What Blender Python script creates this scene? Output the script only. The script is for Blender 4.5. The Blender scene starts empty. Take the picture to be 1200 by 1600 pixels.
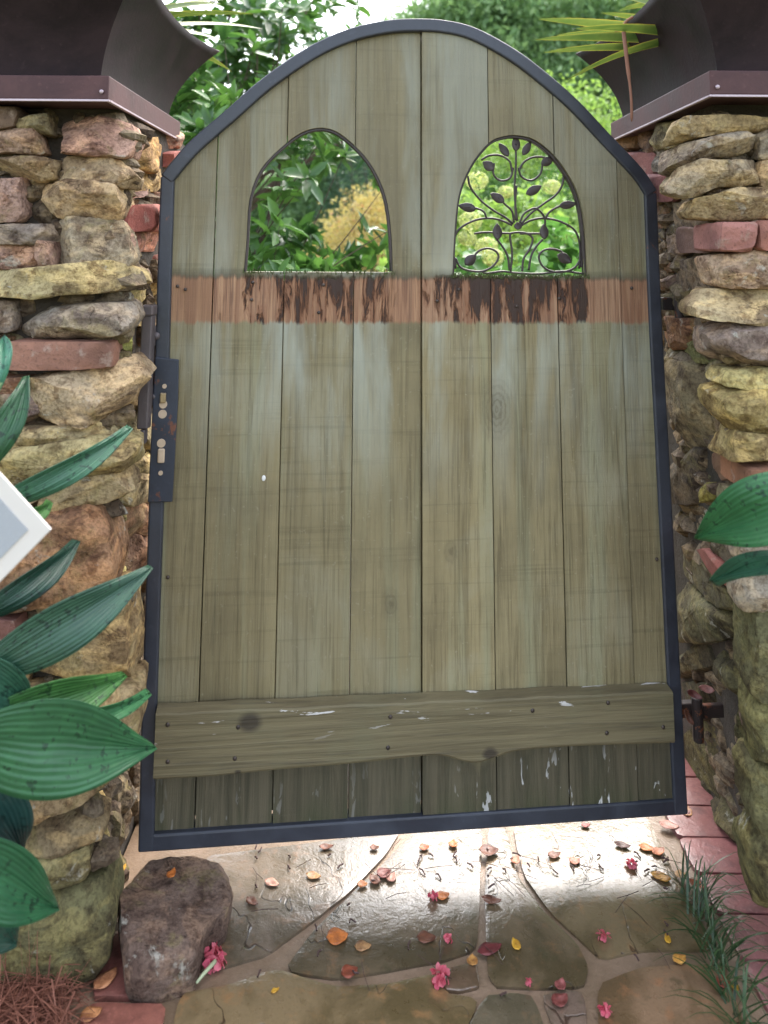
import bpy, bmesh, math, random
import numpy as np
from mathutils import Vector
R = math.radians
sc = bpy.context.scene
col = sc.collection
random.seed(7)

# ---------------------------------------------------------------- camera
F, PX, PY = 1250.0, 568.97, 215.87           # focal length and principal point in photo pixels (1200 x 1600)
CAM = np.array([-.098, -1.7627, 1.2218])
YAW, PIT, ROL = -.014, .1374, .0089
fw = np.array([math.sin(YAW)*math.cos(PIT), math.cos(YAW)*math.cos(PIT), math.sin(PIT)])
r0 = np.array([math.cos(YAW), -math.sin(YAW), 0.0]); u0 = np.cross(r0, fw)
RT = math.cos(ROL)*r0 + math.sin(ROL)*u0
UP = -math.sin(ROL)*r0 + math.cos(ROL)*u0
cd = bpy.data.cameras.new('camera'); cam = bpy.data.objects.new('camera', cd); col.objects.link(cam)
from mathutils import Matrix
cam.matrix_world = Matrix(((RT[0], UP[0], -fw[0], CAM[0]), (RT[1], UP[1], -fw[1], CAM[1]), (RT[2], UP[2], -fw[2], CAM[2]), (0, 0, 0, 1)))
cd.sensor_fit = 'HORIZONTAL'; cd.sensor_width = 36; cd.lens = 36*F/1200
cd.shift_x = (600-PX)/1200; cd.shift_y = (PY-800)/1200
cd.clip_start = .05; cd.clip_end = 500
sc.camera = cam
cd.dof.use_dof = True; cd.dof.focus_distance = 1.72; cd.dof.aperture_fstop = 4.6

# ---------------------------------------------------------------- light
w = bpy.data.worlds.new('World'); sc.world = w; w.use_nodes = True
nt = w.node_tree; bg = nt.nodes['Background']
sky = nt.nodes.new('ShaderNodeTexSky'); sky.sky_type = 'NISHITA'; sky.sun_disc = False
sd = Vector((.20, .56, .80)).normalized()
sky.sun_elevation = math.asin(sd.z); sky.sun_rotation = math.atan2(sd.x, sd.y)
sky.air_density = 1.0; sky.dust_density = 4.0; sky.ozone_density = 1.0
hs = nt.nodes.new('ShaderNodeHueSaturation'); hs.inputs['Saturation'].default_value = .58
nt.links.new(sky.outputs[0], hs.inputs['Color']); nt.links.new(hs.outputs[0], bg.inputs[0])
bg.inputs[1].default_value = .15
sl = bpy.data.lights.new('sun', 'SUN'); sl.energy = .5; sl.angle = R(88); sl.color = (1, .98, .96)
so = bpy.data.objects.new('sun', sl); col.objects.link(so)
so.rotation_euler = sd.to_track_quat('Z', 'Y').to_euler(); so.location = (2, -3, 6)
vs = sc.view_settings; vs.view_transform = 'Standard'; vs.look = 'None'; vs.exposure = 2.66; vs.gamma = 1
vs.use_curve_mapping = False
sc.cycles.max_bounces = 8; sc.cycles.transparent_max_bounces = 8

# ---------------------------------------------------------------- pixel rays to planes of the place
def ray(px, py): return fw + RT*(px-PX)/F - UP*(py-PY)/F
def on(px, py, p0, n):
    d = ray(px, py); n = np.array(n, float); t = ((np.array(p0)-CAM)@n)/(d@n); return CAM + t*d
def on_y(px, py, y): return on(px, py, (0, y, 0), (0, 1, 0))
def on_x(px, py, x): return on(px, py, (x, 0, 0), (1, 0, 0))
def on_z(px, py, z=0): return on(px, py, (0, 0, z), (0, 0, 1))

# ---------------------------------------------------------------- noise in numpy
def _h(i, j, k, s):
    n = (i*374761393 + j*668265263 + k*2147483647 + s*144665) & 0xffffffff
    n = ((n ^ (n >> 13))*1274126177) & 0xffffffff
    return ((n ^ (n >> 16)) & 0xffff)/32767.5 - 1
def vnoise(P, s=0):
    P = np.asarray(P, float); I = np.floor(P).astype(np.int64); f = P-I; f = f*f*(3-2*f)
    o = 0
    for a in (0, 1):
        for b in (0, 1):
            for c in (0, 1):
                wgt = (f[:, 0] if a else 1-f[:, 0])*(f[:, 1] if b else 1-f[:, 1])*(f[:, 2] if c else 1-f[:, 2])
                o = o + wgt*_h(I[:, 0]+a, I[:, 1]+b, I[:, 2]+c, s)
    return o
def fbm(P, s=0, o=3, g=.5):
    r = 0; a = 1
    for i in range(o): r = r + a*vnoise(P*2**i + 17.3*i, s+i); a *= g
    return r

# ---------------------------------------------------------------- objects
def mesh_obj(name, V, Fc, mat, parent=None, smooth=None, color=None, tint=None):
    me = bpy.data.meshes.new(name); me.from_pydata([tuple(v) for v in V], [], Fc); me.update()
    if mat: me.materials.append(mat)
    if smooth is not None:
        me.polygons.foreach_set('use_smooth', [True]*len(me.polygons))
        if smooth < 180: me.set_sharp_from_angle(angle=R(smooth))
    if tint is not None:
        at = me.attributes.new('tint', 'FLOAT', 'POINT'); at.data.foreach_set('value', np.asarray(tint, np.float32))
    o = bpy.data.objects.new(name, me); col.objects.link(o)
    if parent: o.parent = parent
    if color: o.color = (*color, 1)
    return o
def empty(name, loc=(0, 0, 0), rz=0, parent=None):
    o = bpy.data.objects.new(name, None); col.objects.link(o); o.location = loc; o.rotation_euler = (0, 0, rz)
    o.empty_display_size = .1
    if parent: o.parent = parent
    return o
def tag(o, label=None, cat=None, group=None, kind=None):
    for k, v in (('label', label), ('category', cat), ('group', group), ('kind', kind)):
        if v: o[k] = v
    return o
class MB:
    def __init__(s): s.V = []; s.F = []
    def add(s, V, Fc):
        n = len(s.V); s.V += [tuple(v) for v in V]; s.F += [tuple(i+n for i in f) for f in Fc]; return s
    def box(s, a, b):
        x0, y0, z0 = a; x1, y1, z1 = b
        V = [(x0,y0,z0),(x1,y0,z0),(x1,y1,z0),(x0,y1,z0),(x0,y0,z1),(x1,y0,z1),(x1,y1,z1),(x0,y1,z1)]
        return s.add(V, [(0,3,2,1),(4,5,6,7),(0,1,5,4),(1,2,6,5),(2,3,7,6),(3,0,4,7)])
    def tube(s, P, rad, n=8, cap=True, flat=1.0):
        P = [np.array(p, float) for p in P]; m = len(P)
        rad = [rad]*m if np.isscalar(rad) else rad
        V = []; T = [P[min(i+1, m-1)]-P[max(i-1, 0)] for i in range(m)]
        ref = np.array([0, 1.0, .05])
        for i in range(m):
            t = T[i]/(np.linalg.norm(T[i])+1e-9)
            a = np.cross(t, ref)
            if np.linalg.norm(a) < .05: a = np.cross(t, (1, 0, 0))
            a /= np.linalg.norm(a); b = np.cross(t, a)
            for k in range(n):
                q = 2*math.pi*k/n; V.append(P[i] + rad[i]*(math.cos(q)*a + flat*math.sin(q)*b))
        Fc = [(i*n+k, i*n+(k+1) % n, (i+1)*n+(k+1) % n, (i+1)*n+k) for i in range(m-1) for k in range(n)]
        if cap: Fc += [tuple(range(n))[::-1], tuple((m-1)*n+k for k in range(n))]
        return s.add(V, Fc)
    def sphere(s, c, r, n=8, m=6, sc3=(1, 1, 1)):
        V = []
        for i in range(m+1):
            t = math.pi*i/m
            for k in range(n):
                q = 2*math.pi*k/n
                V.append((c[0]+r*sc3[0]*math.sin(t)*math.cos(q), c[1]+r*sc3[1]*math.sin(t)*math.sin(q), c[2]+r*sc3[2]*math.cos(t)))
        return s.add(V, [(i*n+k, (i+1)*n+k, (i+1)*n+(k+1) % n, i*n+(k+1) % n) for i in range(m) for k in range(n)])
    def build(s, name, mat, parent=None, smooth=None, **k): return mesh_obj(name, s.V, s.F, mat, parent, smooth, **k)
def bevel(o, wd, seg=2, ang=35):
    m = o.modifiers.new('bevel', 'BEVEL'); m.width = wd; m.segments = seg; m.limit_method = 'ANGLE'; m.angle_limit = R(ang); return o
def catmull(P, k=8):
    P = [np.array(p, float) for p in P]; Q = [2*P[0]-P[1]] + P + [2*P[-1]-P[-2]]; out = []
    for i in range(1, len(Q)-2):
        for j in range(k):
            t = j/k
            out.append(.5*((2*Q[i]) + (-Q[i-1]+Q[i+1])*t + (2*Q[i-1]-5*Q[i]+4*Q[i+1]-Q[i+2])*t*t + (-Q[i-1]+3*Q[i]-3*Q[i+1]+Q[i+2])*t**3))
    out.append(P[-1]); return out

# ---------------------------------------------------------------- materials
class NB:
    """a small node builder"""
    def __init__(s, name):
        s.m = bpy.data.materials.new(name); s.m.use_nodes = True; s.t = s.m.node_tree
        s.b = s.t.nodes['Principled BSDF']; s.out = s.t.nodes['Material Output']
    def n(s, typ, **kw):
        nd = s.t.nodes.new('ShaderNode'+typ)
        for k, v in kw.items(): setattr(nd, k, v)
        return nd
    def l(s, a, b): s.t.links.new(a, b)
    def set(s, sock, v):
        if isinstance(v, bpy.types.NodeSocket): s.l(v, sock)
        else:
            if sock.type == 'RGBA' and len(v) == 3: v = (*v, 1)
            sock.default_value = v
    def math(s, op, a, b=0.0, c=None, clamp=False):
        nd = s.n('Math', operation=op, use_clamp=clamp); s.set(nd.inputs[0], a); s.set(nd.inputs[1], b)
        if c is not None: s.set(nd.inputs[2], c)
        return nd.outputs[0]
    def mix(s, f, a, b, mode='MIX'):
        nd = s.n('Mix', data_type='RGBA', blend_type=mode); s.set(nd.inputs[0], f); s.set(nd.inputs[6], a); s.set(nd.inputs[7], b)
        return nd.outputs[2]
    def ramp(s, f, lo, hi, a=0.0, b=1.0):
        nd = s.n('MapRange'); s.set(nd.inputs[0], f); nd.inputs[1].default_value = lo; nd.inputs[2].default_value = hi
        nd.inputs[3].default_value = a; nd.inputs[4].default_value = b; return nd.outputs[0]
    def coord(s, scale=(1, 1, 1), rnd=0.0, kind='Object'):
        c = s.n('TexCoord').outputs[kind]; mp = s.n('Mapping'); s.l(c, mp.inputs[0]); mp.inputs[3].default_value = scale
        if rnd:
            oi = s.n('ObjectInfo'); v = s.n('CombineXYZ'); q = s.math('MULTIPLY', oi.outputs['Random'], rnd)
            for i in range(3): s.l(q, v.inputs[i])
            s.l(v.outputs[0], mp.inputs[1])
        return mp.outputs[0]
    def noise(s, v, sc_, det=4, rough=.55, dist=0.0):
        nd = s.n('TexNoise'); s.l(v, nd.inputs['Vector']); nd.inputs['Scale'].default_value = sc_
        nd.inputs['Detail'].default_value = det; nd.inputs['Roughness'].default_value = rough; nd.inputs['Distortion'].default_value = dist
        return nd.outputs[0]
    def voro(s, v, sc_, feat='F1'):
        nd = s.n('TexVoronoi', feature=feat); s.l(v, nd.inputs['Vector']); nd.inputs['Scale'].default_value = sc_; return nd.outputs[0]
    def bump(s, h, st=.5, d=.01, prev=None):
        nd = s.n('Bump'); s.l(h, nd.inputs['Height']); nd.inputs['Strength'].default_value = st; nd.inputs['Distance'].default_value = d
        if prev: s.l(prev, nd.inputs['Normal'])
        return nd.outputs[0]
    def fin(s, color=None, rough=None, normal=None, metal=None, spec=None):
        if color is not None: s.set(s.b.inputs['Base Color'], color)
        if rough is not None: s.set(s.b.inputs['Roughness'], rough)
        if normal is not None: s.l(normal, s.b.inputs['Normal'])
        if metal is not None: s.set(s.b.inputs['Metallic'], metal)
        if spec is not None: s.b.inputs['Specular IOR Level'].default_value = spec
        return s.m

def m_stone():
    k = NB('stone'); v = k.coord(rnd=50); oc = k.n('ObjectInfo').outputs['Color']
    big = k.noise(v, 9, 5, .6, .4); mid = k.noise(v, 34, 6, .65); fine = k.noise(v, 160, 4, .6)
    vs_ = k.coord((1, 1, 2.2), rnd=50); strat = k.noise(vs_, 13, 5, .6, .8)
    pit = k.voro(v, 75); crk = k.math('ABSOLUTE', k.math('SUBTRACT', k.noise(vs_, 11, 4, .55, .9), .5))
    c = k.mix(k.ramp(big, .42, .60), oc, k.mix(1.0, oc, (.50, .44, .42), 'MULTIPLY'))
    c = k.mix(k.ramp(strat, .48, .62, 0, .8), c, k.mix(1.0, oc, (1.55, 1.42, 1.22), 'MULTIPLY'))
    c = k.mix(k.ramp(mid, .52, .62, 0, .85), c, k.mix(1.0, c, (.45, .39, .36), 'MULTIPLY'))
    c = k.mix(k.ramp(k.noise(v, 13, 4, .7, 1.0), .55, .66, 0, .30), c, (.25, .215, .07))
    c = k.mix(k.ramp(k.noise(v, 17, 5, .7, .5), .62, .68, 0, .6), c, (.42, .40, .33))
    c = k.mix(k.math('MULTIPLY', k.ramp(crk, .003, .010, .8, 0), k.ramp(big, .52, .58)), c, k.mix(1.0, c, (.3, .27, .25), 'MULTIPLY'))
    c = k.mix(k.ramp(fine, .46, .62, 0, .6), c, k.mix(1.0, c, (.42, .40, .38), 'MULTIPLY'))
    h = k.math('ADD', k.math('MULTIPLY', mid, .9), k.math('MULTIPLY', strat, .45)); h = k.math('ADD', h, k.math('MULTIPLY', k.ramp(pit, .0, .25, -.5, 0), k.ramp(mid, .45, .6)))
    nn = k.bump(h, .75, .012); nn = k.bump(fine, .6, .003, nn)
    return k.fin(c, .85, nn, spec=.25)
def m_brick():
    k = NB('brick'); v = k.coord(rnd=50); oc = k.n('ObjectInfo').outputs['Color']
    mid = k.noise(v, 26, 6, .65); fine = k.noise(v, 180, 3, .6); big = k.noise(v, 10, 3)
    c = k.mix(k.ramp(big, .4, .65), oc, k.mix(1.0, oc, (.6, .62, .66), 'MULTIPLY'))
    c = k.mix(k.ramp(mid, .58, .68, 0, .7), c, (.36, .27, .21))
    c = k.mix(k.ramp(fine, .55, .7, 0, .6), c, k.mix(1.0, c, (.4, .4, .4), 'MULTIPLY'))
    return k.fin(c, .8, k.bump(fine, .5, .003, k.bump(mid, .5, .006)), spec=.3)
def m_core():
    k = NB('mortar'); v = k.coord(); n = k.noise(v, 40, 5, .7)
    return k.fin(k.mix(n, (.024, .019, .013), (.060, .046, .032)), .95, k.bump(n, .8, .01))
def m_flag():
    k = NB('wet_flagstone'); v = k.coord(rnd=60); oc = k.n('ObjectInfo').outputs['Color']
    big = k.noise(v, 7, 5, .6, .5); mid = k.noise(v, 30, 5, .65, .3); fine = k.noise(v, 220, 3, .6)
    c = k.mix(k.ramp(big, .42, .6), oc, k.mix(1.0, oc, (.5, .5, .42), 'MULTIPLY'))
    c = k.mix(k.ramp(mid, .55, .7, 0, .6), c, k.mix(1.0, oc, (1.5, 1.1, .85), 'MULTIPLY'))
    c = k.mix(k.ramp(k.noise(v, 12, 4, .7), .62, .7, 0, .5), c, (.05, .045, .02))
    c = k.mix(k.ramp(fine, .55, .72, 0, .4), c, k.mix(1.0, c, (.45, .45, .45), 'MULTIPLY'))
    cn = k.math('ABSOLUTE', k.math('SUBTRACT', k.noise(k.coord((1.6, .8, 1), rnd=60), 5.0, 3, .5, .6), .5))
    cr = k.math('MAXIMUM', k.ramp(cn, .003, .008, 0, 1), k.ramp(k.noise(v, 4, 2), .50, .56, 1, 0))
    c = k.mix(cr, k.mix(1.0, c, (.35, .3, .28), 'MULTIPLY'), c)
    nn = k.bump(big, .3, .012); nn = k.bump(mid, .3, .005, nn); nn = k.bump(fine, .3, .0016, nn); nn = k.bump(cr, .5, .002, nn)
    k.b.inputs['IOR'].default_value = 1.4
    k.b.inputs['Coat Weight'].default_value = 1; k.b.inputs['Coat Roughness'].default_value = .19; k.b.inputs['Coat IOR'].default_value = 1.44
    k.l(nn, k.b.inputs['Coat Normal'])
    return k.fin(c, k.ramp(mid, .3, .7, .24, .42), nn, spec=.5)
def m_joint():
    k = NB('path_mortar'); v = k.coord(); n = k.noise(v, 90, 4, .7); b = k.noise(v, 6, 4)
    c = k.mix(n, (.15, .098, .060), (.29, .20, .13)); c = k.mix(k.ramp(b, .45, .62, 0, .7), c, (.13, .085, .045))
    return k.fin(c, .42, k.bump(n, .5, .004), spec=.5)
def m_ground():
    k = NB('garden_soil'); v = k.coord(); n = k.noise(v, 3, 6, .7); f_ = k.noise(v, 60, 4, .7)
    c = k.mix(k.ramp(n, .4, .6), (.05, .075, .02), (.07, .05, .03)); c = k.mix(f_, c, k.mix(1.0, c, (1.8, 1.8, 1.6), 'MULTIPLY'))
    return k.fin(c, .95, k.bump(f_, .8, .02))
def m_wood():
    k = NB('weathered_planks')
    gv = k.coord((45, 45, 1.6), rnd=40); grain = k.noise(gv, 1.0, 7, .72, 1.4)
    gf = k.noise(k.coord((190, 190, 4), rnd=40), 1.0, 5, .7, .5)
    st = k.noise(k.coord((13, 13, .9), rnd=31), 1.0, 4, .55, .4)
    st2 = k.noise(k.coord((22, 22, 1.4), rnd=77), 1.0, 3, .5, .2)
    blot = k.noise(k.coord(rnd=9), 3.2, 5, .6, .3); spk = k.noise(k.coord(rnd=5), 120, 2, .5)
    saw = k.noise(k.coord((1.5, 1.5, 55), rnd=13), 1.0, 4, .7)
    c = k.mix(k.ramp(st, .34, .66), (.190, .154, .088), (.262, .216, .126))
    c = k.mix(k.ramp(st2, .52, .68, 0, .45), c, (.255, .268, .190))
    c = k.mix(k.ramp(blot, .52, .68, 0, .6), c, (.300, .282, .215))
    c = k.mix(k.ramp(blot, .32, .50, .7, 0), c, (.125, .100, .058))
    c = k.mix(k.ramp(grain, .50, .64, 0, .70), c, k.mix(1.0, c, (.52, .50, .46), 'MULTIPLY'))
    c = k.mix(k.ramp(gf, .52, .64, 0, .6), c, k.mix(1.0, c, (.45, .43, .4), 'MULTIPLY'))
    c = k.mix(k.ramp(saw, .56, .66, 0, .38), c, k.mix(1.0, c, (.5, .48, .45), 'MULTIPLY'))
    c = k.mix(k.ramp(spk, .66, .74, 0, .45), c, (.30, .27, .20))
    c = k.mix(k.ramp(k.n('ObjectInfo').outputs['Random'], 0, 1, .0, .32), c, (.11, .098, .062))
    xyz = k.n('SeparateXYZ'); k.l(k.n('TexCoord').outputs['Object'], xyz.inputs[0]); X, Z = xyz.outputs[0], xyz.outputs[2]
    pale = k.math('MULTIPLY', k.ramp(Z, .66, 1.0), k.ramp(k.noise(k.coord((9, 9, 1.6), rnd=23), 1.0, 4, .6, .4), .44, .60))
    c = k.mix(k.math('MULTIPLY', pale, .62), c, (.325, .35, .33))  # patchy bluish sheen, growing upwards, painted into the board colour
    topz = k.ramp(Z, 1.15, 1.3); c = k.mix(k.math('MULTIPLY', topz, .45), c, (.155, .135, .090))
    for kx, kz, kr in ((.166, .885, .024), (.065, .60, .009), (-.06, .50, .011)):
        d = k.math('SQRT', k.math('ADD', k.math('POWER', k.math('SUBTRACT', X, kx), 2.0), k.math('POWER', k.math('MULTIPLY', k.math('SUBTRACT', Z, kz), .62), 2.0)))
        d = k.math('ADD', d, k.math('ADD', k.math('MULTIPLY', k.math('SUBTRACT', grain, .5), .016), k.math('MULTIPLY', k.math('SUBTRACT', spk, .5), .01)))
        c = k.mix(k.ramp(d, kr*.9, kr*1.25, 0, 1), c, c); ring = k.math('SINE', k.math('MULTIPLY', d, 700.0))
        c = k.mix(k.math('MULTIPLY', k.ramp(d, kr*.5, kr*2.0, .75, 0), k.ramp(ring, -.2, .9, .45, .8)), c, (.075, .058, .036))
    c = k.mix(1.0, c, (1.11, 1.09, .95), 'MULTIPLY')
    rag = k.math('MULTIPLY_ADD', k.math('SUBTRACT', grain, .5), .030, Z)
    # damp, algae-stained feet of the boards
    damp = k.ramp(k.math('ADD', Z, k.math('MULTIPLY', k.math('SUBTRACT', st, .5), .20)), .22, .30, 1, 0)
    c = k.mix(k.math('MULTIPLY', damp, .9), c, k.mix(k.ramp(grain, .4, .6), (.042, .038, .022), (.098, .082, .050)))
    moss = k.math('MULTIPLY', k.ramp(Z, .07, .16, 1, 0), k.ramp(st2, .45, .6))
    c = k.mix(k.math('MULTIPLY', moss, .6), c, (.04, .055, .018))
    # flaked white paint
    fl = k.math('MULTIPLY', k.ramp(k.noise(k.coord((60, 60, 14), rnd=3), 1.0, 3, .6, .5), .63, .645), k.ramp(Z, .12, .23, 1, 0))
    fl = k.math('MULTIPLY', fl, k.ramp(X, .05, .2, .15, 1)); c = k.mix(fl, c, (.62, .60, .56))
    # bare band left by the missing ledge, rotten below the openings
    band = k.math('MULTIPLY', k.ramp(rag, 1.062, 1.069), k.ramp(rag, 1.158, 1.165, 1, 0))
    bare = k.mix(k.ramp(grain, .38, .60), (.44, .275, .165), (.24, .115, .062))
    bare = k.mix(k.math('MULTIPLY', k.ramp(k.n('ObjectInfo').outputs['Random'], .2, .8), .7), bare, k.mix(k.ramp(grain, .4, .6), (.38, .205, .10), (.20, .095, .05)))
    bare = k.mix(k.ramp(gf, .5, .62, 0, .7), bare, (.10, .045, .028))
    bare = k.mix(k.ramp(blot, .45, .62, 0, .7), bare, (.24, .125, .065))
    rx = k.math('MAXIMUM', k.ramp(k.math('ABSOLUTE', k.math('SUBTRACT', X, .20)), .13, .21, 1, 0), k.ramp(k.math('ABSOLUTE', k.math('ADD', X, .24)), .08, .20, .75, 0))
    rot_n = k.noise(k.coord((44, 44, 7), rnd=21), 1.0, 6, .7, .5)
    rot = k.math('MULTIPLY', k.ramp(k.math('ADD', rot_n, k.math('MULTIPLY', rx, k.ramp(Z, 1.06, 1.17, .08, .20))), .60, .66), k.ramp(rx, .02, .25))
    rot_s = k.math('MULTIPLY', k.ramp(k.math('ADD', rot_n, k.math('MULTIPLY', rx, k.ramp(Z, 1.06, 1.17, .08, .20))), .53, .61), k.ramp(rx, .02, .25))
    bare = k.mix(k.math('MULTIPLY', rot_s, .75), bare, k.mix(grain, (.10, .035, .018), (.30, .13, .06)))
    bare = k.mix(k.math('MULTIPLY', rot, .9), bare, (.022, .012, .009))
    c = k.mix(band, c, bare)
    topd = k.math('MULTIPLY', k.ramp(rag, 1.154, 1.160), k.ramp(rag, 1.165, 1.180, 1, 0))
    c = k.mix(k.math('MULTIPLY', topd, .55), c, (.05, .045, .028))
    h = k.math('ADD', grain, k.math('MULTIPLY', gf, .5)); h = k.math('SUBTRACT', h, k.math('MULTIPLY', k.math('MULTIPLY', band, rot), 2.2))
    nn = k.bump(h, .6, .005); nn = k.bump(saw, .3, .0025, nn)
    return k.fin(c, k.ramp(st2, .4, .7, .62, .48), nn, spec=.4)
def m_batten():
    k = NB('weathered_batten')
    g = k.noise(k.coord((1.6, 30, 60)), 1.0, 6, .65, 1.4); gf = k.noise(k.coord((6, 120, 170)), 1.0, 4, .6); b = k.noise(k.coord(), 6, 5, .6)
    c = k.mix(k.ramp(g, .4, .62), (.172, .140, .074), (.108, .086, .044)); c = k.mix(k.ramp(b, .5, .65, 0, .6), c, (.145, .13, .07))
    c = k.mix(k.ramp(gf, .55, .7, 0, .5), c, (.06, .05, .035))
    xyz = k.n('SeparateXYZ'); k.l(k.n('TexCoord').outputs['Object'], xyz.inputs[0])
    fl = k.math('MULTIPLY', k.ramp(k.noise(k.coord((9, 40, 60)), 1.0, 4, .65, .6), .63, .65), k.ramp(xyz.outputs[2], .27, .33, .0, 1))
    c = k.mix(fl, c, (.60, .57, .53))
    # knots
    for kx, kz, kr in ((-.34, .313, .024), (.135, .232, .016), (-.36, .225, .007)):
        d = k.math('SQRT', k.math('ADD', k.math('POWER', k.math('SUBTRACT', xyz.outputs[0], kx), 2.0), k.math('POWER', k.math('MULTIPLY', k.math('SUBTRACT', xyz.outputs[2], kz), 1.3), 2.0)))
        c = k.mix(k.ramp(k.math('ADD', d, k.math('MULTIPLY', k.math('SUBTRACT', gf, .5), .01)), kr*.6, kr*1.15, .85, 0), c, (.035, .026, .018))
    return k.fin(c, .65, k.bump(gf, .35, .003, k.bump(g, .5, .005)), spec=.35)
def m_metal(name, c0, c1, rough=.45, metal=.0, spec=.5, rust=0.0, sc_=60, bumpd=.0015):
    k = NB(name); v = k.coord(rnd=11); n = k.noise(v, sc_, 4, .6); b = k.noise(v, 8, 5, .65, .6)
    c = k.mix(k.ramp(b, .38, .62), c0, c1); c = k.mix(k.ramp(n, .6, .75, 0, .35), c, tuple(min(1, x*1.8) for x in c1))
    if rust: c = k.mix(k.ramp(k.noise(v, 16, 6, .7, .4), .70-rust*.2, .74-rust*.2, 0, .9), c, (.16, .055, .025))
    return k.fin(c, k.ramp(b, .3, .7, rough-.08, rough+.12), k.bump(n, .3, bumpd), metal, spec)
def m_leaf(name, c0, c1, trans=.35, rough=.45, c2=None, spec=.4):
    k = NB(name); at = k.n('Attribute', attribute_name='tint').outputs['Fac']
    c = k.mix(at, c0, c1)
    if c2: c = k.mix(k.ramp(at, .80, .92, 0, 1), c, c2)
    n = k.noise(k.coord(), 70, 3); c = k.mix(k.ramp(n, .4, .7, 0, .3), c, k.mix(1.0, c, (.6, .65, .6), 'MULTIPLY'))
    k.fin(c, rough, None, spec=spec)
    tr = k.n('BsdfTranslucent'); k.l(k.mix(1.0, c, (1.1, 1.15, .85), 'MULTIPLY'), tr.inputs[0])
    mx = k.n('MixShader'); mx.inputs[0].default_value = trans; k.l(k.b.outputs[0], mx.inputs[1]); k.l(tr.outputs[0], mx.inputs[2])
    k.l(mx.outputs[0], k.out.inputs[0]); return k.m
def m_bigleaf(name, c0, c1, gloss=.3):
    k = NB(name); oc = k.n('ObjectInfo').outputs['Color']; v = k.coord(rnd=20)
    uv = k.n('Attribute', attribute_name='rib').outputs['Fac']       # runs across the blade
    n = k.noise(v, 30, 4, .6); rb = k.math('SINE', k.math('ADD', k.math('MULTIPLY', uv, 84.0), k.math('MULTIPLY', k.noise(v, 7, 2), 9.0))); sp = k.noise(v, 110, 2)
    c = k.mix(k.ramp(n, .35, .65), oc, k.mix(1.0, oc, (1.5, 1.4, 1.3), 'MULTIPLY'))
    c = k.mix(k.math('MULTIPLY', k.ramp(rb, .2, 1, 0, .4), n), c, k.mix(1.0, oc, (.5, .6, .6), 'MULTIPLY'))
    c = k.mix(k.math('MULTIPLY', k.ramp(sp, .57, .61), k.ramp(n, .47, .53)), c, k.mix(1.0, oc, (.35, .45, .45), 'MULTIPLY'))
    return k.fin(c, k.ramp(n, .3, .7, gloss+.02, gloss+.2), k.bump(rb, .3, .0015), spec=.4)
def m_plain(name, c, rough=.6, spec=.4, var=.25, sc_=40):
    k = NB(name); n = k.noise(k.coord(rnd=9), sc_, 4, .6)
    return k.fin(k.mix(n, tuple(x*(1-var) for x in c), tuple(min(1, x*(1+var)) for x in c)), rough, k.bump(n, .2, .001), spec=spec)
def m_objcol(name, rough=.5, sc_=60, spec=.4):
    k = NB(name); oc = k.n('ObjectInfo').outputs['Color']; n = k.noise(k.coord(rnd=9), sc_, 4, .65)
    c = k.mix(k.ramp(n, .4, .65), oc, k.mix(1.0, oc, (.45, .38, .35), 'MULTIPLY')); return k.fin(c, rough, k.bump(n, .3, .002), spec=spec)

STONE, BRICK, CORE, FLAG, JOINT, GROUND = m_stone(), m_brick(), m_core(), m_flag(), m_joint(), m_ground()
WOOD, BATTEN = m_wood(), m_batten()
IRON = m_metal('blue_black_iron', (.023, .025, .033), (.038, .042, .054), .42, 0, .55, rust=.13)
IRONR = m_metal('rusted_iron', (.020, .024, .036), (.030, .036, .052), .45, 0, .5, rust=.62)
GRILLE = m_metal('bronze_iron', (.035, .026, .024), (.060, .045, .040), .45, .3, .5)
KEEP = m_metal('grey_brown_iron', (.085, .070, .072), (.13, .105, .10), .5, .2, .5, rust=.2)
COPPER = m_metal('aged_copper', (.013, .008, .0085), (.026, .0155, .016), .58, .0, .12, sc_=90)
COPPERT = m_metal('aged_copper_tray', (.060, .030, .030), (.095, .048, .046), .55, .0, .2, sc_=90)
COPPERE = m_metal('worn_copper_edge', (.42, .33, .36), (.5, .40, .42), .4, .2, .5)

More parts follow.
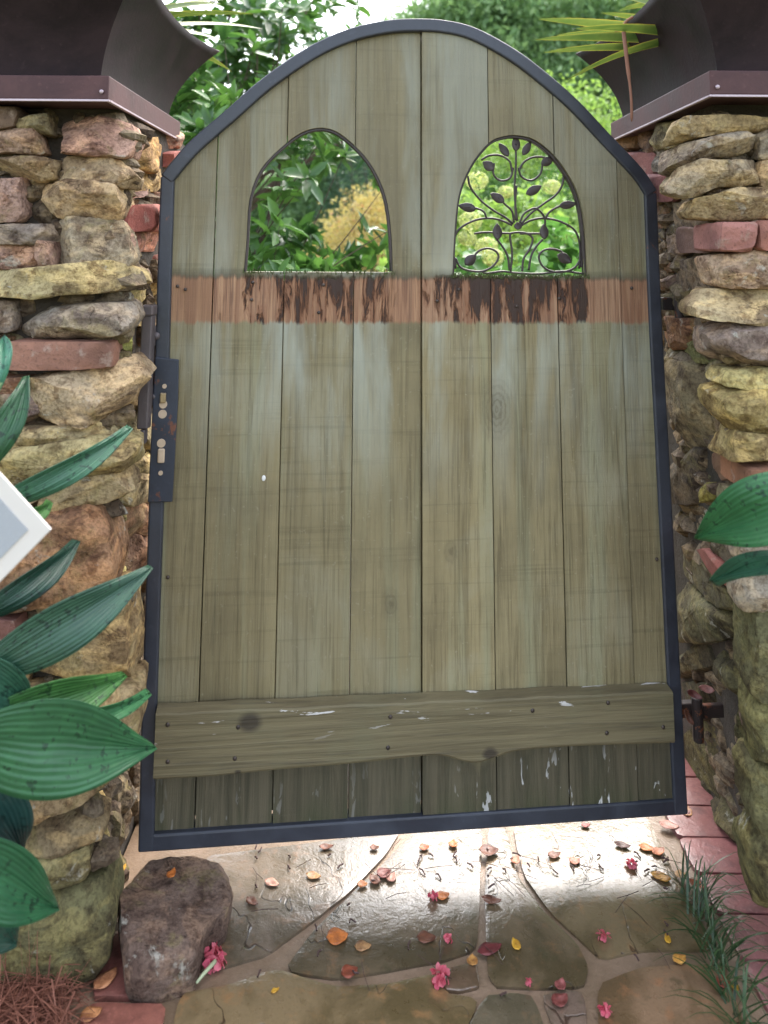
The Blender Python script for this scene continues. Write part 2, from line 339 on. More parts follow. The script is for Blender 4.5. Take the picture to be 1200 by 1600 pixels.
# ---------------------------------------------------------------- rough stones
def chaikin(P, it=2, q=.25):
    for _ in range(it):
        Q = []
        for i in range(len(P)):
            a, b = P[i], P[(i+1) % len(P)]; Q += [a*(1-q)+b*q, a*q+b*(1-q)]
        P = Q
    return P
def resample(P, n):
    P = np.array(P); Q = np.vstack([P, P[:1]]); d = np.r_[0, np.cumsum(np.linalg.norm(np.diff(Q, axis=0), axis=1))]
    t = np.linspace(0, d[-1], n, endpoint=False); return np.stack([np.interp(t, d, Q[:, i]) for i in range(3)], 1)
RNG = np.random.default_rng(5)
def stone(name, poly, N, depth, color, mat=None, parent=None, n=76, bulge=.012, rough=1.0, facets=17, seed=0, rnd=1, grow=1.0, edge=.003, backs=9, q=.07):
    """a rough block: an outline in a wall face (3-D points) with a bulging broken front and a body running back"""
    N = np.array(N, float); N /= np.linalg.norm(N); P = [np.array(p, float) for p in poly]
    P = chaikin(P, rnd, q); P = resample(P, n); c = P.mean(0); P = c + (P-c)*grow
    size = np.sqrt(((P-c)**2).sum(1)).mean(); rng = np.random.default_rng(seed+1)
    rings = []
    for t in ((.12, .26, .4, .54, .67, .78, .87, .94) if facets == 0 else (.1, .2, .3, .4, .5, .6, .69, .77, .84, .9, .95, .98)): rings.append(c + (P-c)*t*(1-edge/size*0) + N*bulge*(1-t**3))
    rings.append(c + (P-c)*(1-.15*edge/size) - N*edge*.15)
    for i in range(1, backs+1):
        s = i/backs; rings.append(c + (P-c)*(1-.10*s*s) - N*(edge*.5 + (depth-edge*.5)*s))
    m = len(rings); V = np.vstack([[c + N*bulge]] + rings + [[c - N*depth]])
    if facets and bulge > .004:          # one broad, slightly tilted split face
        f_ = N + rng.normal(size=3)*.10; f_ /= np.linalg.norm(f_); d = (V-c)@f_; ov = np.maximum(d-(d.max()-bulge*.9), 0); V = V - np.outer(ov, f_)
    T = rng.normal(size=(facets, 3))
    for f_ in T:
        f_ = f_/np.linalg.norm(f_) + N*rng.uniform(.2, 1.5); f_ /= np.linalg.norm(f_)
        d = (V-c)@f_; mx = d.max(); th = mx - rng.uniform(.03, .38)*min(size, .07); ov = np.maximum(d-th, 0); V = V - np.outer(ov*.97, f_)
    D = V-(c-N*depth*.5); D /= np.linalg.norm(D, axis=1)[:, None]+1e-9
    S = rng.uniform(0, 90, 3)
    Wv = V + .02*np.stack([vnoise(V*18+S+i*7, seed+20+i) for i in range(3)], 1)
    terr = fbm(Wv*np.array([12, 12, 26])+S, seed+3, 2)*3.2; terr = (np.floor(terr) + np.clip((terr-np.floor(terr))*3.5, 0, 1))/3.2       # broken steps
    amp = .0032*fbm(V*13+S, seed, 2) + .0052*terr + .0024*fbm(V*42+S, seed+5, 2) - .0025*np.abs(fbm(V*75+S, seed+9, 2))
    V = V + D*(amp*rough)[:, None]
    Fc = [(0, 1+k, 1+(k+1) % n) for k in range(n)]
    for i in range(m-1):
        a = 1+i*n; b = a+n; Fc += [(a+k, b+k, b+(k+1) % n, a+(k+1) % n) for k in range(n)]
    a = 1+(m-1)*n; Fc += [(a+(k+1) % n, a+k, 1+m*n) for k in range(n)]
    # wind outward
    p0, p1, p2 = V[Fc[0][0]], V[Fc[0][1]], V[Fc[0][2]]
    if np.cross(p1-p0, p2-p0)@N < 0: Fc = [f_[::-1] for f_ in Fc]
    return mesh_obj(name, V, Fc, mat or STONE, parent, 38, color)
TAN, GREY, PINK, OLIV, YEL, BRN, MOSS, RED, DKR = (.30,.235,.150), (.225,.195,.160), (.30,.205,.165), (.20,.175,.105), (.33,.275,.13), (.20,.125,.080), (.115,.115,.055), (.33,.115,.085), (.19,.085,.065)
def jit(c, s=.12):
    f_ = 1+random.uniform(-s, s); return tuple(max(.01, x*f_*(1+random.uniform(-s, s)*.4)) for x in c)
def rect(x0, y0, x1, y1):
    w_, h = x1-x0, y1-y0; j = lambda: random.uniform(-1, 1)*min(5, .09*min(w_, h)+1.5)
    u = random.uniform
    P = [(x0+j(), y0+h*u(.05, .4)), (x0+w_*u(.02, .15), y0+j()), (x0+w_*u(.35, .65), y0+j()*1.3), (x1-w_*u(.02, .15), y0+j()), (x1+j(), y0+h*u(.1, .35)), (x1+j(), y1-h*u(.05, .3)), (x1-w_*u(.02, .18), y1+j()), (x0+w_*u(.35, .65), y1+j()*1.3), (x0+w_*u(.02, .16), y1+j()), (x0+j(), y1-h*u(.05, .35))]
    for k in sorted(random.sample((0, 2, 4, 7, 9), 2), reverse=True): P.pop(k)
    return P
def box4(x0, y0, x1, y1): return [(x0, y0), (x1, y0), (x1, y1), (x0, y1)]

# ---------------------------------------------------------------- ground and path
Fx = []
gb = MB(); gb.add([(-150, -150, -.05), (150, -150, -.05), (150, 150, -.05), (-150, 150, -.05)], [(0, 1, 2, 3)])
tag(gb.build('ground', GROUND), kind='structure')
path = MB().box((-.60, -2.4, -.06), (.70, 5.0, -.006)).build('stone_path', JOINT); tag(path, kind='structure')
flags = [
 ([(318,1338),(450,1322),(560,1308),(622,1300),(600,1335),(545,1392),(480,1442),(418,1488),(350,1508),(300,1515),(320,1440)], (.155,.115,.078)),
 ([(652,1296),(700,1293),(752,1288),(747,1400),(744,1480),(690,1498),(600,1514),(530,1526),(448,1513),(490,1455),(560,1388),(628,1322)], (.130,.095,.056)),
 ([(764,1290),(790,1288),(808,1370),(845,1420),(898,1470),(918,1508),(912,1537),(840,1540),(764,1537),(758,1400)], (.140,.100,.055)),
 ([(802,1284),(900,1278),(1006,1270),(1040,1340),(1080,1420),(1118,1480),(1000,1480),(940,1494),(926,1482),(862,1424),(820,1365)], (.17,.122,.062)),
 ([(285,1552),(360,1540),(432,1514),(520,1542),(600,1538),(685,1520),(690,1552),(745,1560),(700,1660),(260,1680)], (.20,.138,.068)),
 ([(697,1513),(744,1500),(750,1540),(720,1548),(694,1545)], (.185,.115,.075)),
 ([(758,1556),(800,1552),(832,1556),(876,1680),(690,1680)], (.120,.095,.058)),
 ([(846,1556),(880,1546),(912,1552),(925,1680),(892,1680)], (.155,.105,.075)),
 ([(936,1538),(1000,1512),(1060,1508),(1130,1508),(1150,1560),(1180,1680),(940,1680)], (.22,.135,.075))]
for i, (p, c) in enumerate(flags):
    P = [on_z(*q) for q in p]
    stone('flagstone', P, (0, 0, 1), .04, c, FLAG, path, n=72, bulge=.002, rough=.2, facets=0, seed=100+i, rnd=1, grow=1.025, edge=.004, backs=2, q=.12)
yy = .36; k = 0
while yy < 4.6:                                  # the path goes on through the garden
    h = random.uniform(.3, .45); x = -.56
    if k == 0: yy = .215
    while x < .5:
        wd = min(random.uniform(.32, .55), .52-x)
        if .52-x-wd < .18: wd = .52-x
        P = [(x+.012, yy+.012, 0), (x+wd*.5, yy+random.uniform(0, .03), 0), (x+wd-.012, yy+.012, 0), (x+wd-.012, yy+h-.012, 0), (x+wd*.4, yy+h-random.uniform(0, .03), 0), (x+.012, yy+h-.012, 0)]
        stone('flagstone', P, (0, 0, 1), .04, jit((.16, .12, .08)), FLAG, path, n=40, bulge=.002, rough=.15, facets=0, seed=140+k, edge=.004, backs=2, q=.12); x += wd; k += 1
    yy += h
yy = -.46
while yy > -2.2:
    x = -.56; h = random.uniform(.3, .4)
    while x < .5:
        wd = min(random.uniform(.35, .55), .52-x)
        if .52-x-wd < .18: wd = .52-x
        P = [(x+.012, yy-.012, 0), (x+wd-.012, yy-.012, 0), (x+wd-.012, yy-h+.012, 0), (x+.012, yy-h+.012, 0)]
        stone('flagstone', P, (0, 0, 1), .04, jit((.16, .12, .08)), FLAG, path, n=40, bulge=.002, rough=.15, facets=0, seed=170+k, edge=.004, backs=2, q=.12); x += wd; k += 1
    yy -= h
def floor_brick(x0, y0, x1, y1, c, z=.004):
    P = [(x0, y0, z), (x1, y0, z), (x1, y1, z), (x0, y1, z)]
    stone('brick', P, (0, 0, 1), .05, c, BRICKW, path, n=40, bulge=.001, rough=.22, facets=0, seed=int(abs(y0*977+x0*31)), edge=.004, backs=2, rnd=1, q=.08)
BRICKW = NB('wet_brick')
def _bw(k):
    v = k.coord(rnd=50); oc = k.n('ObjectInfo').outputs['Color']; a = k.noise(v, 22, 5, .65); f_ = k.noise(v, 150, 3)
    c = k.mix(k.ramp(a, .4, .65), oc, k.mix(1.0, oc, (.55, .5, .5), 'MULTIPLY')); c = k.mix(k.ramp(f_, .55, .7, 0, .4), c, k.mix(1.0, oc, (1.5, 1.6, 1.7), 'MULTIPLY'))
    return k.fin(c, k.ramp(a, .3, .7, .3, .5), k.bump(f_, .35, .002, k.bump(a, .3, .005)), spec=.7)
BRICKW = _bw(BRICKW)
y = .60
for i in range(16):
    floor_brick(.548, y-.093, .70, y, jit((.27, .105, .095))); y -= .098
floor_brick(-.555, -.42, -.425, -.285, (.26, .095, .065)); floor_brick(-.555, -.275, -.478, -.15, (.22, .08, .06)); floor_brick(-.555, -.56, -.425, -.432, (.25, .09, .065))
floor_brick(-.555, -.14, -.478, .0, (.2, .08, .06))

# ---------------------------------------------------------------- stone piers
lp = empty('stone_pier', (-.86, 0, 0)); tag(lp, 'left rough stone and brick pier under a copper planter beside the gate latch', 'pier', 'stone piers flanking the gate')
rp = empty('stone_pier', (.86, 0, 0)); tag(rp, 'right mossy stone pier under a copper planter, on the hinge side of the gate', 'pier', 'stone piers flanking the gate')
def world_child(o, par): o.parent = par; o.matrix_parent_inverse = par.matrix_basis.inverted(); return o
FY = -.28; LX = -.572
def rx_in(z): return .648-.074*z                 # the right pier leans away a little towards the ground
def on_rx(px, py):
    n = np.array([1, 0, .074]); return on(px, py, (.648, 0, 0), n)
for par, sgn in ((lp, -1), (rp, 1)):
    b = MB(); x0, x1 = (LX-.045, -1.17) if sgn < 0 else (.63, 1.22)
    zt = 1.49 if sgn < 0 else 1.51
    if sgn < 0: b.box((x1, FY+.07, -.1), (x0+.012, .34, zt))
    else:
        xa, xb = rx_in(0)+.032, rx_in(zt)+.032
        b.add([(xa,FY+.085,-.1),(x1,FY+.085,-.1),(x1,.50,-.1),(xa,.50,-.1),(xb,FY+.085,zt),(x1,FY+.085,zt),(x1,.32,zt),(xb,.32,zt)], [(0,3,2,1),(4,5,6,7),(0,1,5,4),(1,2,6,5),(2,3,7,6),(3,0,4,7)])
    world_child(b.build('mortar_core', CORE), par)
sid = [1000]
def put(par, poly, plane, depth, c, brick=False, bulge=None, **kw):
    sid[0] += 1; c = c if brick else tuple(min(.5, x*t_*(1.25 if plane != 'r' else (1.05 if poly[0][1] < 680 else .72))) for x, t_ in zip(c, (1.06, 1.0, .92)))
    if plane == 'f': P = [on_y(*q, FY+.004) for q in poly]; N = (0, -1, 0)
    elif plane == 'l':
        P = [on_x(*q, LX) for q in poly]; N = (1, 0, 0)
        for p in P: p[1] = max(p[1], FY+.085)
    else:
        P = [on_rx(*q) for q in poly]; N = (-1, 0, -.074)
        for p in P: p[1] = max(p[1], FY+.09 if p[2] > .75 else FY)
    if brick: o = stone('brick', P, N, depth, jit(c, .08), BRICK, None, n=48, bulge=.002 if bulge is None else bulge, rough=.45, facets=2, seed=sid[0], rnd=1, q=.07, edge=.005, **kw)
    else: o = stone('stone', P, N, depth, jit(c, .10), STONE, None, bulge=.010 if bulge is None else bulge, seed=sid[0], grow=1.13 if plane == 'f' else ((1.10 if poly[0][1] < 690 else 1.02) if plane == 'r' else 1.06), **kw)
    return world_child(o, par)
# left pier, the face towards the viewer (outlines in photo pixels on that plane); corner stones run back along the return
LF = [
 (rect(-60,168,24,203), .12, BRN, 1), (rect(28,176,74,204), .12, OLIV, 0),
 ([(80,184),(120,178),(160,180),(186,190),(193,210),(182,240),(130,236),(80,232),(75,210)], .13, PINK, 0),
 (rect(-40,205,56,241), .12, PINK, 0), (rect(-40,243,72,280), .12, TAN, 0),
 ([(80,256),(100,246),(140,242),(176,248),(200,274),(196,293),(150,283),(80,278)], .11, TAN, 0),
 ([(28,296),(60,284),(140,282),(170,288),(176,316),(167,341),(110,340),(60,337),(40,320)], .12, (.33,.25,.15), 0),
 (rect(-45,284,23,345), .12, PINK, 0), (rect(78,344,189,414), .12, (.25,.215,.155), 0), (rect(-40,349,73,377), .12, GREY, 0),
 (rect(-30,379,49,419), .12, PINK, 0), (rect(51,380,79,416), .12, PINK, 0),
 ([(-50,424),(60,420),(150,409),(206,424),(210,446),(175,456),(100,458),(50,466),(-50,458)], .12, (.31,.25,.145), 0),
 ([(12,486),(60,475),(140,464),(186,478),(192,500),(176,522),(130,531),(60,528),(14,526)], .13, (.22,.19,.165), 0),
 (rect(-60,470,8,522), .12, GREY, 0), (box4(6,534,172,579), .13, (.31,.15,.095), 1), (rect(-60,534,4,580), .12, BRN, 0),
 ([(38,597),(80,590),(130,582),(202,560),(215,615),(172,640),(142,665),(65,662),(48,630)], .15, (.29,.225,.145), 0),
 (rect(-60,596,36,616), .12, BRN, 0), (rect(-40,618,57,676), .12, (.20,.145,.13), 0), (rect(4,668,164,701), .13, (.28,.23,.14), 0),
 ([(-50,712),(60,700),(130,690),(192,700),(196,735),(140,752),(60,757),(-50,760)], .13, (.32,.27,.15), 0),
 ([(46,762),(110,756),(188,742),(190,778),(150,798),(90,806),(52,804)], .13, (.28,.235,.14), 0), (rect(-50,762,44,806), .12, TAN, 0),
 ([(-40,830),(50,812),(122,806),(150,830),(163,890),(154,940),(60,950),(-40,950)], .14, (.27,.165,.095), 0),
 (rect(-50,962,26,1001), .12, DKR, 1), ([(28,960),(100,956),(165,945),(192,980),(190,1085),(120,1092),(30,1088)], .15, (.30,.24,.13), 0),
 (rect(-50,1004,26,1090), .12, TAN, 0), ([(-40,1096),(60,1096),(150,1098),(194,1100),(192,1180),(180,1222),(90,1232),(-40,1232)], .15, (.29,.23,.13), 0),
 ([(-50,1238),(50,1236),(134,1228),(146,1260),(140,1292),(50,1302),(-50,1304)], .13, (.23,.18,.10), 0),
 (rect(-40,1306,136,1354), .13, (.19,.145,.085), 0), (rect(-50,1358,138,1418), .13, (.20,.17,.09), 0),
 ([(-50,1426),(60,1424),(140,1418),(152,1470),(146,1520),(120,1546),(-50,1556)], .14, MOSS, 0)]
for p, d, c, br in LF: put(lp, p, 'f', d, c, br)
# left pier, the return beside the gate
LR = [
 (rect(196,204,226,232), PINK, 0), ([(192,238),(205,214),(226,212),(250,236),(258,262),(236,272),(200,258)], (.34,.22,.10), 0),
 (rect(228,196,256,226), BRN, 0), (rect(258,196,284,232), PINK, 0), (rect(254,236,276,262), RED, 1),
 (rect(200,268,247,299), (.36,.25,.13), 0), (rect(180,294,205,312), TAN, 0), (rect(206,300,236,314), PINK, 0), (rect(237,300,262,316), PINK, 0),
 (box4(189,317,250,361), (.35,.105,.075), 1), (rect(188,363,215,396), PINK, 0), (rect(217,364,250,395), (.33,.17,.13), 0),
 (rect(192,398,238,440), GREY, 0), (rect(239,400,262,446), RED, 1), (rect(205,448,228,510), (.31,.26,.12), 0), (rect(229,450,258,486), YEL, 0),
 (rect(180,514,216,557), (.28,.28,.10), 0), (rect(218,560,250,600), BRN, 0), (rect(205,605,245,640), (.27,.2,.12), 0),
 (rect(166,634,212,690), YEL, 0), (rect(192,682,213,722), YEL, 0), (rect(214,650,246,700), OLIV, 0), (rect(196,706,238,752), (.30,.25,.13), 0), (rect(186,756,206,780), (.28,.28,.08), 0),
 ([(196,746),(230,704),(240,740),(232,780),(204,790)], TAN, 0), (rect(137,776,203,845), (.27,.235,.12), 0), (rect(204,782,236,834), BRN, 0),
 (rect(160,820,209,888), (.34,.33,.12), 0), (rect(163,882,214,920), (.33,.30,.13), 0), (rect(210,836,240,898), BRN, 0), (rect(180,926,224,966), PINK, 0),
 (rect(190,964,222,1048), (.34,.19,.10), 0), (rect(186,1044,220,1112), TAN, 0), (rect(196,1118,222,1200), (.22,.17,.10), 0),
 (rect(152,1188,200,1296), (.34,.275,.13), 0), (rect(196,1206,216,1262), (.14,.12,.08), 0), (rect(190,1266,216,1330), (.12,.10,.07), 0),
 (rect(142,1292,190,1380), (.30,.27,.12), 0), (rect(148,1370,188,1470), (.19,.20,.085), 0), (rect(150,1466,180,1512), MOSS, 0), (rect(188,1332,216,1400), (.13,.12,.06), 0)]
for p, c, br in LR: put(lp, [(x+20 if x >= 226 else x, y) for x, y in p], 'l', .12, c, br, bulge=.012)
# right pier, the face towards the viewer
RF = [
 ([(1060,222),(1076,186),(1112,166),(1150,172),(1230,180),(1230,198),(1150,204),(1110,209)], .13, (.31,.245,.13), 0),
 ([(1068,260),(1076,226),(1112,214),(1166,206),(1190,224),(1180,238),(1130,242),(1082,266)], .13, GREY, 0), (rect(1192,200,1270,248), .12, GREY, 0),
 ([(1068,282),(1084,262),(1112,245),(1166,237),(1194,254),(1190,292),(1140,288),(1100,304),(1072,294)], .13, (.255,.225,.155), 0),
 (rect(1196,254,1270,290), .12, TAN, 0), ([(1100,328),(1112,310),(1160,293),(1250,290),(1250,341),(1150,342),(1108,338)], .14, (.31,.25,.15), 0),
 (box4(1128,346,1184,394), .14, (.34,.155,.125), 1), (box4(1188,344,1270,392), .12, (.36,.15,.10), 1),
 ([(1136,404),(1190,395),(1260,394),(1260,450),(1180,450),(1146,446)], .14, (.37,.29,.20), 0),
 ([(1108,478),(1130,456),(1200,452),(1270,452),(1270,504),(1200,506),(1150,502),(1110,496)], .14, (.35,.28,.165), 0),
 ([(1130,520),(1170,509),(1260,508),(1260,582),(1180,582),(1138,562)], .14, (.21,.18,.15), 0), (rect(1145,584,1270,611), .13, (.34,.30,.15), 0),
 ([(1142,622),(1180,614),(1260,614),(1260,682),(1170,680),(1150,660)], .14, (.33,.28,.12), 0), (rect(1150,684,1270,730), .14, (.32,.27,.13), 0),
 (box4(1172,734,1290,778), .14, (.36,.16,.09), 1), (rect(1172,784,1290,840), .13, OLIV, 0), (rect(1184,844,1300,900), .13, (.22,.20,.16), 0), (rect(1182,904,1300,968), .13, GREY, 0),
 (rect(1190,972,1300,1100), .13, MOSS, 0), (rect(1194,1104,1320,1220), .13, MOSS, 0), (rect(1200,1224,1330,1330), .13, MOSS, 0), (rect(1200,1334,1330,1470), .13, MOSS, 0)]
for p, d, c, br in RF: put(rp, p, 'f', d, c, br)
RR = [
 (rect(968,206,1000,246), BRN, 0), (rect(1000,200,1026,240), (.18,.12,.09), 0), (rect(1026,190,1060,230), OLIV, 0), (box4(984,238,1025,276), (.24,.10,.08), 1),
 (rect(1024,230,1066,266), (.17,.155,.13), 0), (box4(1014,272,1064,316), (.25,.10,.085), 1), (rect(1022,322,1046,354), BRN, 0), (rect(1046,310,1104,356), (.19,.165,.12), 0),
 (rect(1028,358,1072,400), (.20,.155,.12), 0), (box4(1073,354,1128,396), (.20,.125,.095), 1), (rect(1028,402,1060,430), BRN, 0), (rect(1058,404,1146,452), (.17,.14,.11), 0),
 (rect(1028,432,1066,454), (.19,.14,.12), 0), (rect(1080,455,1108,512), (.17,.14,.09), 0), (rect(1032,500,1082,542), (.24,.13,.075), 0), (rect(1040,458,1078,498), (.13,.12,.07), 0),
 (rect(1070,528,1112,566), (.20,.20,.095), 0), (rect(1040,545,1071,571), OLIV, 0), (rect(1084,560,1138,592), OLIV, 0), (rect(1110,512,1136,556), (.17,.14,.10), 0),
 ([(1044,578),(1064,570),(1082,574),(1092,640),(1112,722),(1084,704),(1050,692),(1044,640)], (.165,.15,.095), 0),
 ([(1084,604),(1104,592),(1128,598),(1156,640),(1162,684),(1122,672),(1100,650)], (.175,.16,.115), 0),
 (rect(1102,664,1136,708), (.22,.15,.12), 0), (rect(1134,670,1160,708), OLIV, 0), (rect(1044,694,1086,788), (.15,.125,.09), 0), (rect(1076,714,1112,768), (.16,.15,.09), 0),
 (box4(1111,708,1176,756), (.22,.115,.065), 1), (rect(1084,756,1116,782), (.24,.22,.06), 0), (rect(1116,760,1170,800), (.16,.15,.10), 0), (rect(1048,784,1100,832), (.22,.17,.10), 0), (rect(1056,832,1092,862), (.10,.095,.04), 0),
 (rect(1098,800,1150,842), OLIV, 0), ([(1090,846),(1130,842),(1182,866),(1190,882),(1150,884),(1110,862)], (.20,.17,.11), 0), (rect(1150,806,1190,860), (.15,.14,.10), 0),
 ([(1078,860),(1100,856),(1146,884),(1178,908),(1178,936),(1154,930),(1108,896)], (.27,.09,.07), 1),
 ([(1056,862),(1076,866),(1130,918),(1182,948),(1172,968),(1120,948),(1068,892)], (.15,.145,.08), 0),
 ([(1056,902),(1100,922),(1150,960),(1150,998),(1100,1004),(1058,1002)], (.15,.135,.075), 0),
 (rect(1058,1006,1104,1062), (.13,.125,.075), 0), ([(1104,1014),(1122,1004),(1138,1010),(1152,1060),(1164,1124),(1142,1110),(1108,1070)], (.15,.14,.075), 0),
 ([(1144,984),(1172,982),(1180,1090),(1162,1096),(1150,1050)], (.22,.185,.085), 0), ([(1176,990),(1210,1000),(1214,1104),(1184,1100)], (.11,.11,.06), 0),
 (rect(1064,1064,1108,1120), (.10,.095,.055), 0), ([(1068,1132),(1100,1112),(1126,1150),(1142,1204),(1124,1264),(1094,1234),(1070,1204)], (.12,.115,.055), 0),
 ([(1112,1080),(1140,1112),(1168,1168),(1164,1206),(1144,1200),(1122,1140)], (.13,.13,.06), 0), ([(1150,1108),(1170,1108),(1208,1150),(1208,1192),(1168,1164)], (.22,.12,.085), 1),
 (rect(1066,1206,1100,1254), (.10,.085,.05), 0), ([(1088,1244),(1110,1232),(1150,1270),(1150,1344),(1128,1326),(1096,1290)], (.125,.115,.06), 0),
 ([(1164,1178),(1206,1200),(1208,1330),(1180,1304),(1166,1250)], (.12,.125,.055), 0), ([(1148,1206),(1164,1210),(1172,1262),(1150,1262)], (.09,.085,.05), 0),
 ([(1150,1262),(1172,1262),(1206,1340),(1216,1446),(1170,1400),(1152,1350)], (.11,.115,.055), 0)]
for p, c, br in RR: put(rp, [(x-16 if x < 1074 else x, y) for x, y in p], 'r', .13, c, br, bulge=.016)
# small chips wedged into the joints of both piers
def chips(par, plane, cnt):
    mb = MB(); rng = np.random.default_rng(3 if par is lp else 4)
    for i in range(cnt):
        z = rng.uniform(.0, 1.47); 
        if plane == 'f':
            x = rng.uniform(LX-.4, LX) if par is lp else rng.uniform(rx_in(z), rx_in(z)+.35); c = np.array([x, FY+.080, z])
        else: c = np.array([LX-.04 if par is lp else rx_in(z)+.04, rng.uniform(FY+.07, .24), z])
        r = rng.uniform(.014, .034); s3 = rng.uniform(.7, 1.5, 3); n, m = 7, 5; V = []
        for a in range(m+1):
            t = math.pi*a/m
            for k in range(n):
                q = 2*math.pi*k/n; V.append(c + r*s3*np.array([math.sin(t)*math.cos(q), math.sin(t)*math.sin(q), .7*math.cos(t)])*rng.uniform(.8, 1.15))
        mb.add(V, [(a*n+k, (a+1)*n+k, (a+1)*n+(k+1) % n, a*n+(k+1) % n) for a in range(m) for k in range(n)])
    o = mb.build('filler_chips', STONE, None, color=(.17, .13, .085)); o['kind'] = 'stuff'; world_child(o, par)
chips(lp, 'f', 420); chips(lp, 'l', 260); chips(rp, 'f', 260); chips(rp, 'r', 420)

# ---------------------------------------------------------------- copper planters on the piers
def planter(sgn, xi, yf, yb, z0, z1, label):
    """flared copper box standing in a shallow tray on top of the pier; xi = its face towards the opening"""
    xo = xi + sgn*.58; root = empty('copper_planter', ((xi+xo)/2, (yf+yb)/2, z0)); tag(root, label, 'planter', 'flared copper planters on the piers')
    t = MB().box((min(xi, xo), yf, z0+.004), (max(xi, xo), yb, z1)); o = t.build('tray', COPPERT, None); bevel(o, .0025); world_child(o, root)
    e = MB(); a, b = min(xi, xo)-.003, max(xi, xo)+.003
    e.box((a, yf-.003, z0), (b, yf+.004, z0+.0036)); e.box((a, yb-.004, z0), (b, yb+.003, z0+.0036)); xx = xi
    e.box((xx-.0036, yf+.004, z0), (xx+.0036, yb-.004, z0+.0036)); world_child(e.build('tray_edge', COPPERE), root)
    # flared body: rings from foot to rim, the rim drawn out at its corners
    mb = MB(); n = 20; rings = []; H = .19; x0 = xi+sgn*.035; y0, y1 = yf+.035, yb-.04; x2 = xo-sgn*.035
    cx, cy = (x0+x2)/2, (y0+y1)/2; hx, hy = abs(x2-x0)/2, (y1-y0)/2
    K = 14
    for k in range(K+1):
        s = k/K; fl = .010 + (.104 if sgn < 0 else .095)*s**2.0; ring = []
        for side in range(4):
            for i in range(n):
                u = -1+2*i/n; corner = abs(u)**2.2
                out = fl*(.72+.28*corner)
                if side == 0: p = (u*(hx+out), -(hy+out))
                elif side == 1: p = (hx+out, u*(hy+out))
                elif side == 2: p = (-u*(hx+out), hy+out)
                else: p = (-(hx+out), -u*(hy+out))
                ring.append((cx+p[0], cy+p[1], z1-.012 + (H+.012)*s + .012*s*s*corner))
        rings.append(ring)
    V = [p for r_ in rings for p in r_]; m = 4*n
    mb.add(V, [(k*m+i, k*m+(i+1) % m, (k+1)*m+(i+1) % m, (k+1)*m+i) for k in range(K) for i in range(m)])
    o = mb.build('planter_body', COPPER, None, smooth=40); so_ = o.modifiers.new('solid', 'SOLIDIFY'); so_.thickness = .003; world_child(o, root)
    soil = MB().box((cx-hx-.005, cy-hy-.005, z1+.085), (cx+hx+.005, cy+hy+.005, z1+.12)); world_child(soil.build('soil', CORE), root)
    r_ = MB()
    for x in (xi+sgn*.012,):
        r_.sphere((x, yf-.003, z0+.018), .004, 8, 6)
    world_child(r_.build('rivet', COPPERE), root)
    return root, (cx, cy, z1+.12)
pl, plc = planter(-1, -.592, -.315, .235, 1.487, 1.536, 'flared dark brown copper planter on the left stone pier')
pr, prc = planter(1, .522, -.30, .33, 1.506, 1.556, 'flared dark brown copper planter on the right stone pier')
STRAP = m_leaf('strap_leaf', (.06, .11, .025), (.24, .27, .06), .25, .4, (.50, .34, .05))
def strap_plant(c, tips, label, seed):
    root = empty('strap_plant', c); tag(root, label, 'plant', 'striped strap leaved plants in the planters')
    rng = np.random.default_rng(seed)
    for tip in tips:
        b = np.array(c) + np.array([rng.uniform(-.08, .08), rng.uniform(-.06, .06), -.02]); e = np.array(tip[:3]); wdt = tip[3]
        d = e-b; L = np.linalg.norm(d); mid = b+d*.5+np.array([0, 0, L*tip[4]])
        K = 16; V = []; T = []; Fc = []
        tw = rng.uniform(.6, 1.3)*rng.choice((-1, 1))
        for i in range(K+1):
            s = i/K; p = b*(1-s)**2 + 2*mid*s*(1-s) + e*s*s; tg = 2*(mid-b)*(1-s)+2*(e-mid)*s; tg /= np.linalg.norm(tg)
            sd_ = np.cross(tg, (0, 0, 1)); sd_ /= np.linalg.norm(sd_)+1e-9; up = np.cross(sd_, tg); sd_ = math.cos(tw)*sd_+math.sin(tw)*up
            w2 = 1.5*wdt*min(1, .5+s*2)*(1-s**3)**.8+.0006
            for q, f_ in enumerate((-1, -.62, 0, .62, 1)): V.append(p + sd_*w2*f_ + up*(-.25*w2*(1-abs(f_)))); T.append(.95 if q in (0, 4) else rng.uniform(0, .45))
            if i: a = (i-1)*5; Fc += [(a+q, a+q+1, a+q+6, a+q+5) for q in range(4)]
        o = mesh_obj('leaf', V, Fc, STRAP, None, 180, tint=T); world_child(o, root)
    return root
rng = np.random.default_rng(8)
lt = [(*on_y(362,112,.34), .009, .30), (*on_y(300,20,.2), .010, .12), (*on_y(395,22,.35), .008, .10), (*on_y(345,62,.45), .009, .15), (*on_y(410,45,.5), .007, .12), (*on_y(270,60,.3), .009, .2), (*on_y(330,-30,.3), .009, .1), (*on_y(280,-60,.1), .01, .1), (*on_y(392,-5,.3), .008, .1), (*on_y(345,5,.15), .008, .14)]
lt += [(plc[0]+math.cos(a)*.55, plc[1]+math.sin(a)*.45, plc[2]+rng.uniform(.15, .5), .01, .25) for a in np.linspace(1.2, 5.6, 14)]
strap_plant(plc, lt, 'yellow edged strap leaved plant spilling from the left copper planter', 1)
rt = [(*on_y(843,30,.1), .010, .06), (*on_y(836,62,.05), .010, .08), (*on_y(886,125,-.05), .009, .24), (*on_y(850,82,.12), .008, .10), (*on_y(900,45,-.1), .009, .1), (*on_y(905,-20,.1), .01, .08), (*on_y(870,55,.2), .007, .12), (*on_y(960,-30,-.1), .009, .05), (*on_y(940,20,.2), .009, .08), (*on_y(905,78,.25), .007, .1)]
